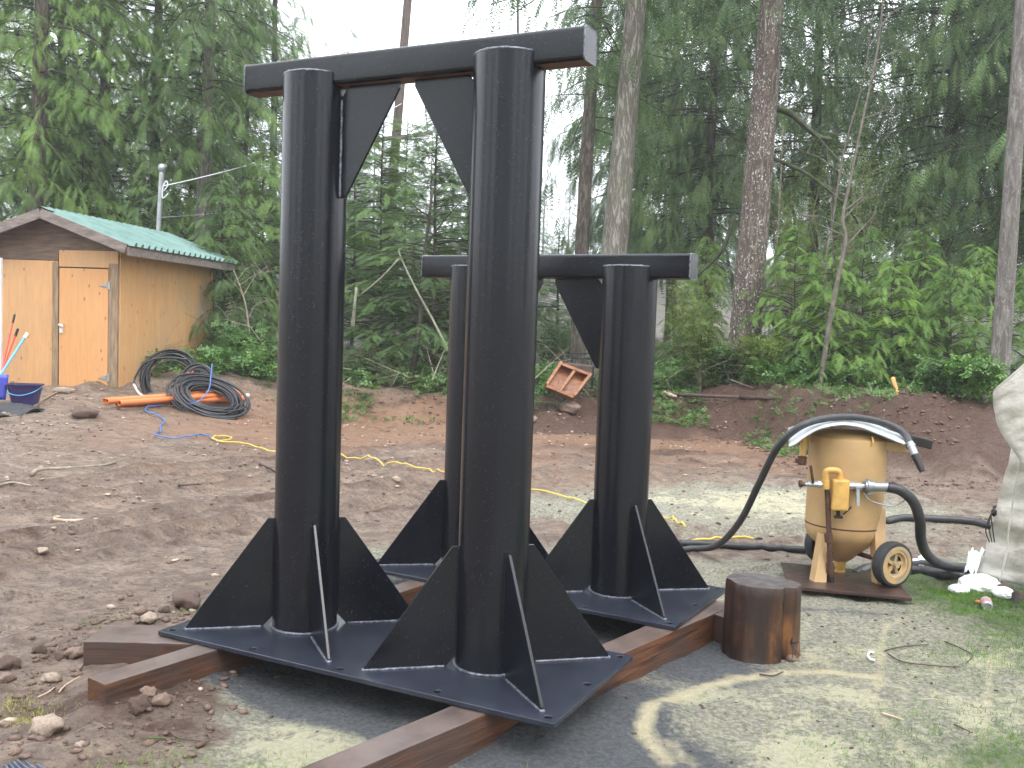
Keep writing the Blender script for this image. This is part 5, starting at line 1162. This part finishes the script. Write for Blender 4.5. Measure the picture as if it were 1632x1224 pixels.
# ochre manifold
pp(lambda b: (b.tube(crom([vp(1316, 776), vp(1316, 755), vp(1320, 750), vp(1332, 750), vp(1338, 754), vp(1338, 765)], 5), .021, 14), b.cyl(vp(1316, 779), vp(1316, 765), .026, 14), b.cyl(vp(1338, 766), vp(1338, 760), .026, 14)), 'return_bend', M['ochre'], 50)
o = pp(lambda b: (b.box(vp(1337, 788), (.108, .09, .20)), ), 'filter_box', M['ochre'], None, .012)
pp(lambda b: (b.tube([vp(1336, 813), vp(1336, 822)], .012, 8), b.box(vp(1336, 824), (.05, .03, .016)), b.bar(vp(1344, 820), vp(1357, 808), .008, .008)), 'drain_cock', M['darksteel'])
pp(lambda b: (b.cyl(vp(1283, 772), vp(1312, 772), .014, 12), b.cyl(vp(1287, 771), vp(1308, 772), .021, 8), b.cyl(vp(1303, 772), vp(1307, 772), .026, 6)), 'side_valve', M['galv'])
pp(lambda b: (b.tube([vp(1296, 770, 6.1), vp(1292, 742, 6.08)], .009, 8), ), 'lever', M['potrust'])
pp(lambda b: (b.tube([vp(1273, 771), vp(1286, 772)], .013, 8), b.lathe([(0, -.01), (.024, -.004), (.024, .012), (0, .016)], vp(1275, 771), 8, (1, 0, .1))), 'side_plug', M['potrust'])
pp(lambda b: (b.cyl(vp(1349, 774), vp(1378, 775), .018, 12), b.cyl(vp(1352, 774), vp(1363, 774), .026, 8), b.lathe([(0, -.03), (.03, -.02), (.033, 0), (.03, .02), (0, .03)], vp(1367, 776), 12, (1, 0, 0))), 'inlet_valve', M['galv'])
pp(lambda b: b.bar(vp(1367, 780, 6.08), vp(1367, 806, 6.07), .022, .01), 'lever', M['galv'])
pp(lambda b: (b.cyl(vp(1378, 775), vp(1392, 775), .035, 14), b.cyl(vp(1381, 775), vp(1384, 775), .044, 10), b.cyl(vp(1392, 776), vp(1416, 776), .031, 16), b.box(vp(1386, 766), (.03, .03, .02)), b.box(vp(1386, 785), (.04, .03, .02))), 'hose_coupling', M['galv'])
pp(lambda b: b.tube(crom([vp(1377, 786), vp(1385, 797), vp(1405, 804), vp(1422, 806), vp(1438, 800), vp(1446, 791)], 5), .005, 6), 'safety_cable', M['galv'], True)
pp(lambda b: (b.tube([R_(1281, 700, 6.35), R_(1279, 728, 6.3)], .022, 10), b.tube(crom([R_(1283, 702, 6.4), R_(1290, 697, 6.4), R_(1294, 705, 6.4)], 4), .012, 8)), 'vent_pipe', M['ochre'], 50)
pp(lambda b: (b.cyl(R_(1279, 727, 6.3), R_(1278, 741, 6.3), .028, 8), b.bar(R_(1268, 734, 6.28), R_(1280, 736, 6.28), .03, .03)), 'vent_fitting', M['potrust'])
pp(lambda b: b.tube(crom([R_(1390, 696, 6.17), R_(1391, 706, 6.15), R_(1383, 716, 6.17)], 5), .007, 6), 'lifting_lug', M['ochre'], True)
pp(lambda b: b.bar(R_(1400, 708, 6.35), R_(1446, 712, 6.3), .20, .06), 'side_bracket', M['pot'], None, .006)
# bent metal sheet on top
def lid():
    nx, ny = 26, 8; V = []
    top = [(1257, 712), (1275, 700), (1298, 685), (1325, 677), (1350, 676), (1375, 680), (1400, 690), (1425, 700), (1446, 708)]
    P = crom([at(x, y, 6.13) for x, y in top], 4); Q = crom([at(x, y, 6.72) for x, y in [(1256, 681), (1275, 677), (1298, 671), (1325, 668), (1350, 667), (1375, 671), (1400, 678), (1425, 688), (1465, 697)]], 4)
    n = len(P); b = MB(); rr = random.Random(2)
    for j in range(ny+1):
        for i in range(n): p = P[i].lerp(Q[i], j/ny); p.z += .012*math.sin(math.pi*j/ny)+rr.uniform(-.002, .002); V.append(p)
    b.add(V, [(j*n+i, j*n+i+1, (j+1)*n+i+1, (j+1)*n+i) for j in range(ny) for i in range(n-1)])
    o = b.build('cover_sheet', M['sheet'], None, True); m = o.modifiers.new('t', 'SOLIDIFY'); m.thickness = .012; tag(o, 'bent pale metal sheet covering the top of the blasting pot', 'metal sheet')
lid()
b = MB(); c = at(1461, 703, 6.35); b.box((0, 0, 0), (.13, .2, .06), Matrix.Rotation(.2, 3, 'Y')); tag(b.build('dark_bracket', M['darksteel'], None, bevel=.005, loc=c), 'dark metal end piece under the right end of the cover sheet', 'bracket')
# hoses
def hose(pts, r, label, mat='hose', name='hose', sub=8, n=12):
    P = [at(*p) if len(p) == 3 else gnd(p[0], p[1], r*.85) for p in pts]; path = crom(P, sub); c = path[0].copy(); root = empty(name, c, 0, label, 'hose')
    for q in path: q.z = max(q.z, H(q.x, q.y)+r*.6)
    b = MB(); b.tube([q-c for q in path], r, n); b.build('hose_body', M[mat], root, smooth=True); return root, path, c
root, path, c = hose([(1075, 880), (1110, 879), (1145, 868, 6.85), (1180, 830, 6.6), (1210, 770, 6.4), (1240, 712, 6.25), (1275, 680, 6.2), (1315, 667, 6.25), (1360, 665, 6.3), (1400, 672, 6.35), (1430, 683, 6.35), (1444, 695, 6.25), (1450, 712, 6.1)], .0235, 'black blast hose arching up over the pot cover')
b = MB(); a, d = at(1449, 705, 6.12)-c, at(1458, 725, 6.08)-c; b.cyl(a, d, .025, 12); b.cyl(a.lerp(d, .2), a.lerp(d, .35), .029, 12); b.build('nozzle_holder', M['galv'], root, smooth=40)
b = MB(); e = at(1470, 751, 6.02)-c; b.cyl(d, e, .026, 12, .019); b.build('nozzle', M['darksteel'], root, smooth=40)
hose([(1414, 776, 6.12), (1436, 782, 6.1), (1456, 800, 6.1), (1466, 830, 6.12), (1468, 860, 6.2), (1478, 884, 6.3), (1500, 899, 6.4), (1530, 905, 6.5), (1580, 908, 6.6)], .034, 'thick air hose curving down from the pot coupling to the tarp')
hose([(1410, 831, 8.3), (1440, 830), (1500, 832), (1550, 836), (1600, 848)], .032, 'hose lying on the mud behind the pot towards the tarp')
hose([(1083, 870), (1120, 871), (1160, 874), (1230, 878), (1290, 881), (1350, 882), (1380, 872), (1390, 862)], .026, 'hose lying on the ground between the frame and the pot')
hose([(1362, 920, 6.4), (1376, 915), (1400, 912), (1450, 915), (1500, 922), (1530, 925)], .036, 'fat hose leaving the bottom valve behind the wheel')
hose([(1455, 908), (1475, 900, 6.75), (1500, 903, 6.7), (1520, 915)], .034, 'short arch of dark hose on the white plastic sheet')

# ------------------------------------------------------------------ tarp, bags, can
def patch(name, L_, Rr, mat, label, nu=40, seed=0, wr=.035, thick=.004, cat='tarp', parent=None):
    """ruled cloth between two curves with wrinkles"""
    n = 48
    def res(P):
        P = crom(P, 10); return [P[int(i*(len(P)-1)/n)] for i in range(n+1)]
    A_, B_ = res(L_), res(Rr); V = []
    for i in range(n+1):
        for j in range(nu+1):
            u, v = j/nu, i/n; p = A_[i].lerp(B_[i], u); w = float(fbm(np.array([u*5+seed]), np.array([v*6+u*3]), seed, 4)[0]-.47)
            fold = math.sin((u*7+v*1.3+w*2)*3.0)*.4*min(1, u*4)
            p += Vector((.15*w, -1., .2*w))*(w*wr*3+fold*wr)*min(1, .25+u*5); V.append(p)
    b = MB(); b.add(V, [(i*(nu+1)+j, i*(nu+1)+j+1, (i+1)*(nu+1)+j+1, (i+1)*(nu+1)+j) for i in range(n) for j in range(nu)])
    o = b.build(name, mat, parent, True); m = o.modifiers.new('t', 'SOLIDIFY'); m.thickness = thick
    if label: tag(o, label, cat)
    return o
TP = empty('tarp', gnd(1590, 950), 0, 'grimy off white tarp hanging at the right edge of the picture', 'tarp'); L0 = TP.location
lo = [at(x, y, Y)-L0 for x, y, Y in ((1614, 706, 6.35), (1607, 735, 6.36), (1598, 770, 6.37), (1590, 805, 6.38), (1584, 832, 6.36), (1574, 862, 6.42), (1565, 890, 6.45), (1556, 915, 6.45))]
hi = [Vector((4.7, 5.6, z))-L0 for z in (1.15, 1.0, .85, .7, .5, .3, .1, -.12)]
patch('lower_sheet', lo, hi, M['tarp'], None, seed=1, parent=TP, wr=.075)
up = [at(x, y, Y)-L0 for x, y, Y in ((1583, 621, 6.2), (1582, 636, 6.2), (1585, 658, 6.2), (1592, 682, 6.2), (1603, 702, 6.2), (1618, 722, 6.18), (1634, 745, 6.15))]
uh = [Vector((4.5, 5.3, z))-L0 for z in (3.2, 2.7, 2.2, 1.8, 1.4, 1.05, .8)]
patch('upper_flap', up, uh, M['tarp'], None, seed=2, parent=TP, wr=.045)
b = MB()
for s in (0, 1, 2):
    b.tube(crom([at(1588-2*s, 806, 6.3)-L0, at(1578+s, 822, 6.26)-L0, at(1571+5*s, 845-5*s, 6.26)-L0, at(1577+4*s, 864, 6.3)-L0], 5), .004, 5)
b.lathe([(0, -.03), (.018, -.015), (.018, .015), (0, .03)], at(1584, 817, 6.28)-L0, 10); b.build('tie_string', M['darksteel'], TP, smooth=True)
b = MB(); P = [at(1622, 730, 6.2), at(1612, 790, 6.3), at(1604, 840, 6.3), at(1600, 880, 6.3), at(1590, 925, 6.32)]; b.tube(crom([p-L0+Vector((0, -.03, 0)) for p in P], 5), .006, 5); b.build('seam', M['tarp'], TP, smooth=True)
root = empty('machine_frame', gnd(1620, 978), 0, 'dark metal frame corner showing under the tarp', 'metal frame'); L0 = root.location
b = MB(); b.bar(at(1590, 935, 6.3)-L0, at(1650, 975, 5.9)-L0, .08, .07); b.build('rail', M['skid'], root, bevel=.004)
b = MB(); b.bar(at(1618, 945, 6.0)-L0, at(1618, 990, 5.85)-L0, .03, .03, up=(0, 1, 0)); b.build('post', M['darksteel'], root); b = MB(); b.cyl(at(1612, 966, 5.85)-L0, at(1650, 970, 5.8)-L0, .018, 10); b.build('pipe', M['darksteel'], root, smooth=40)
def crumple(c, s, seed, label, mat='bag', name='plastic_bag', cat='bag'):
    bm = bmesh.new(); bmesh.ops.create_icosphere(bm, subdivisions=4, radius=1); r = random.Random(seed)
    pl = [(Vector((r.gauss(0, 1), r.gauss(0, 1), r.gauss(0, 1))).normalized(), r.uniform(.2, .85), r.uniform(.3, .9)) for _ in range(26)]
    for v in bm.verts:
        q = v.co.copy(); k = 0
        for n_, d, a in pl: k += a*abs(((q.dot(n_)*2.3+d) % 1)-.5)
        v.co = q*(.62+k*.052)+Vector((0, 0, 0)); v.co = Vector((v.co.x*s[0], v.co.y*s[1], max(-.9, v.co.z)*s[2]))
    me = bpy.data.meshes.new(name); bm.to_mesh(me); bm.free(); me.materials.append(M[mat]); o = link(name, me, None, Vector(c)+Vector((0, 0, s[2]*.6))); tag(o, label, cat)
crumple(gnd(1560, 944), (.165, .12, .085), 1, 'crumpled white plastic bag on the grass under the tarp edge')
crumple(gnd(1528, 945), (.08, .07, .04), 5, 'small crumpled white bag left of the large one')
crumple(gnd(1598, 952), (.08, .06, .05), 2, 'small white plastic scrap right of the can')
crumple(gnd(1561, 961), (.035, .03, .012), 3, 'crumpled orange printed wrapper between bag and can', 'orange', 'wrapper', 'wrapper')
def sheetp(pts, label, name, mat, seed, cat):
    P = [Vector(p) for p in pts]; b = MB(); n = 14; V = []
    for j in range(n+1):
        for i in range(n+1):
            u, v = i/n, j/n; p = P[0].lerp(P[1], u).lerp(P[3].lerp(P[2], u), v); w = float(fbm(np.array([u*6+seed*3]), np.array([v*6]), seed)[0]-.47); p += Vector((0, -.02, .12))*w; V.append(p)
    b.add(V, [(j*(n+1)+i, j*(n+1)+i+1, (j+1)*(n+1)+i+1, (j+1)*(n+1)+i) for j in range(n) for i in range(n)]); o = b.build(name, M[mat], None, True); m = o.modifiers.new('t', 'SOLIDIFY'); m.thickness = .003; tag(o, label, cat)
sheetp([gnd(1450, 914, .03), gnd(1545, 922, .04), at(1540, 900, 6.9), at(1440, 884, 7.2)], 'long white plastic sheet on the ground behind the wheel', 'plastic_sheet', 'bag', 3, 'plastic sheet')
sheetp([at(1536, 912, 6.35), at(1556, 912, 6.35), at(1570, 876, 6.5), at(1545, 876, 6.5)], 'upright white paper sack leaning on the tarp edge', 'paper_sack', 'white', 4, 'sack')
q = gnd(1572, 971); root = empty('soda_can', (q.x, q.y, q.z+.033), 0, 'silver and red drink can lying on the grass', 'can'); ax3 = Vector((-.35, -.9, -.05)).normalized()
b = MB(); b.lathe([(0, .055), (.022, .055), (.026, .061), (.032, .052), (.033, .045), (.033, .04)], (0, 0, 0), 20, ax3); b.lathe([(.033, -.052), (.026, -.061), (0, -.058)], (0, 0, 0), 20, ax3); b.build('can_end', M['can'], root, smooth=50)
b = MB(); b.lathe([(.033, .04), (.0332, 0), (.033, -.052)], (0, 0, 0), 20, ax3); b.build('can_body', M['canred'], root, smooth=50)
# white hook near the grass
b = MB(); q = gnd(1386, 1048, .008); P = [gnd(x, y, .012) for x, y in ((1392, 1044), (1386, 1043), (1383, 1048), (1387, 1054), (1394, 1056))]; b.tube(crom([p-q for p in P], 5), [.006]*21, 6)
tag(b.build('plastic_hook', M['white'], None, True, loc=q), 'curved white plastic hook lying on the dusty ground', 'hook')
# ribbed strip at lower left
def strip():
    a, bq, c, d = gnd(45, 1200), gnd(100, 1245), gnd(50, 1300), gnd(5, 1225); b = MB(); n = 24; V = []
    for j in range(2):
        for i in range(n+1):
            u = i/n; p = a.lerp(d, u) if j == 0 else bq.lerp(c, u); V.append(Vector((p.x, p.y, .065+.008*(1 if (i//2) % 2 else -1))))
    b.add(V, [(i, i+1, n+2+i, n+1+i) for i in range(n)]); o = b.build('ribbed_strip', M['ribmetal'], None); m = o.modifiers.new('t', 'SOLIDIFY'); m.thickness = .02; tag(o, 'blue grey ribbed metal strip at the bottom left corner', 'metal strip')
strip()

# ------------------------------------------------------------------ air
if HAZE_DENSITY > 0:
    b = MB(); x0, x1, y0, y1, z0, z1 = -260, 260, -150, 290, -2.0, 60
    b.box(((x0+x1)/2, (y0+y1)/2, (z0+z1)/2), (x1-x0, y1-y0, z1-z0)); m = bpy.data.materials.new('haze'); m.use_nodes = True; nt = m.node_tree; nt.nodes.clear()
    o_ = nt.nodes.new('ShaderNodeOutputMaterial'); v_ = nt.nodes.new('ShaderNodeVolumePrincipled'); v_.inputs['Color'].default_value = (.95, .97, 1, 1); v_.inputs['Density'].default_value = HAZE_DENSITY; v_.inputs['Anisotropy'].default_value = .2
    nt.links.new(v_.outputs[0], o_.inputs['Volume']); tag(b.build('haze', m), kind='stuff')
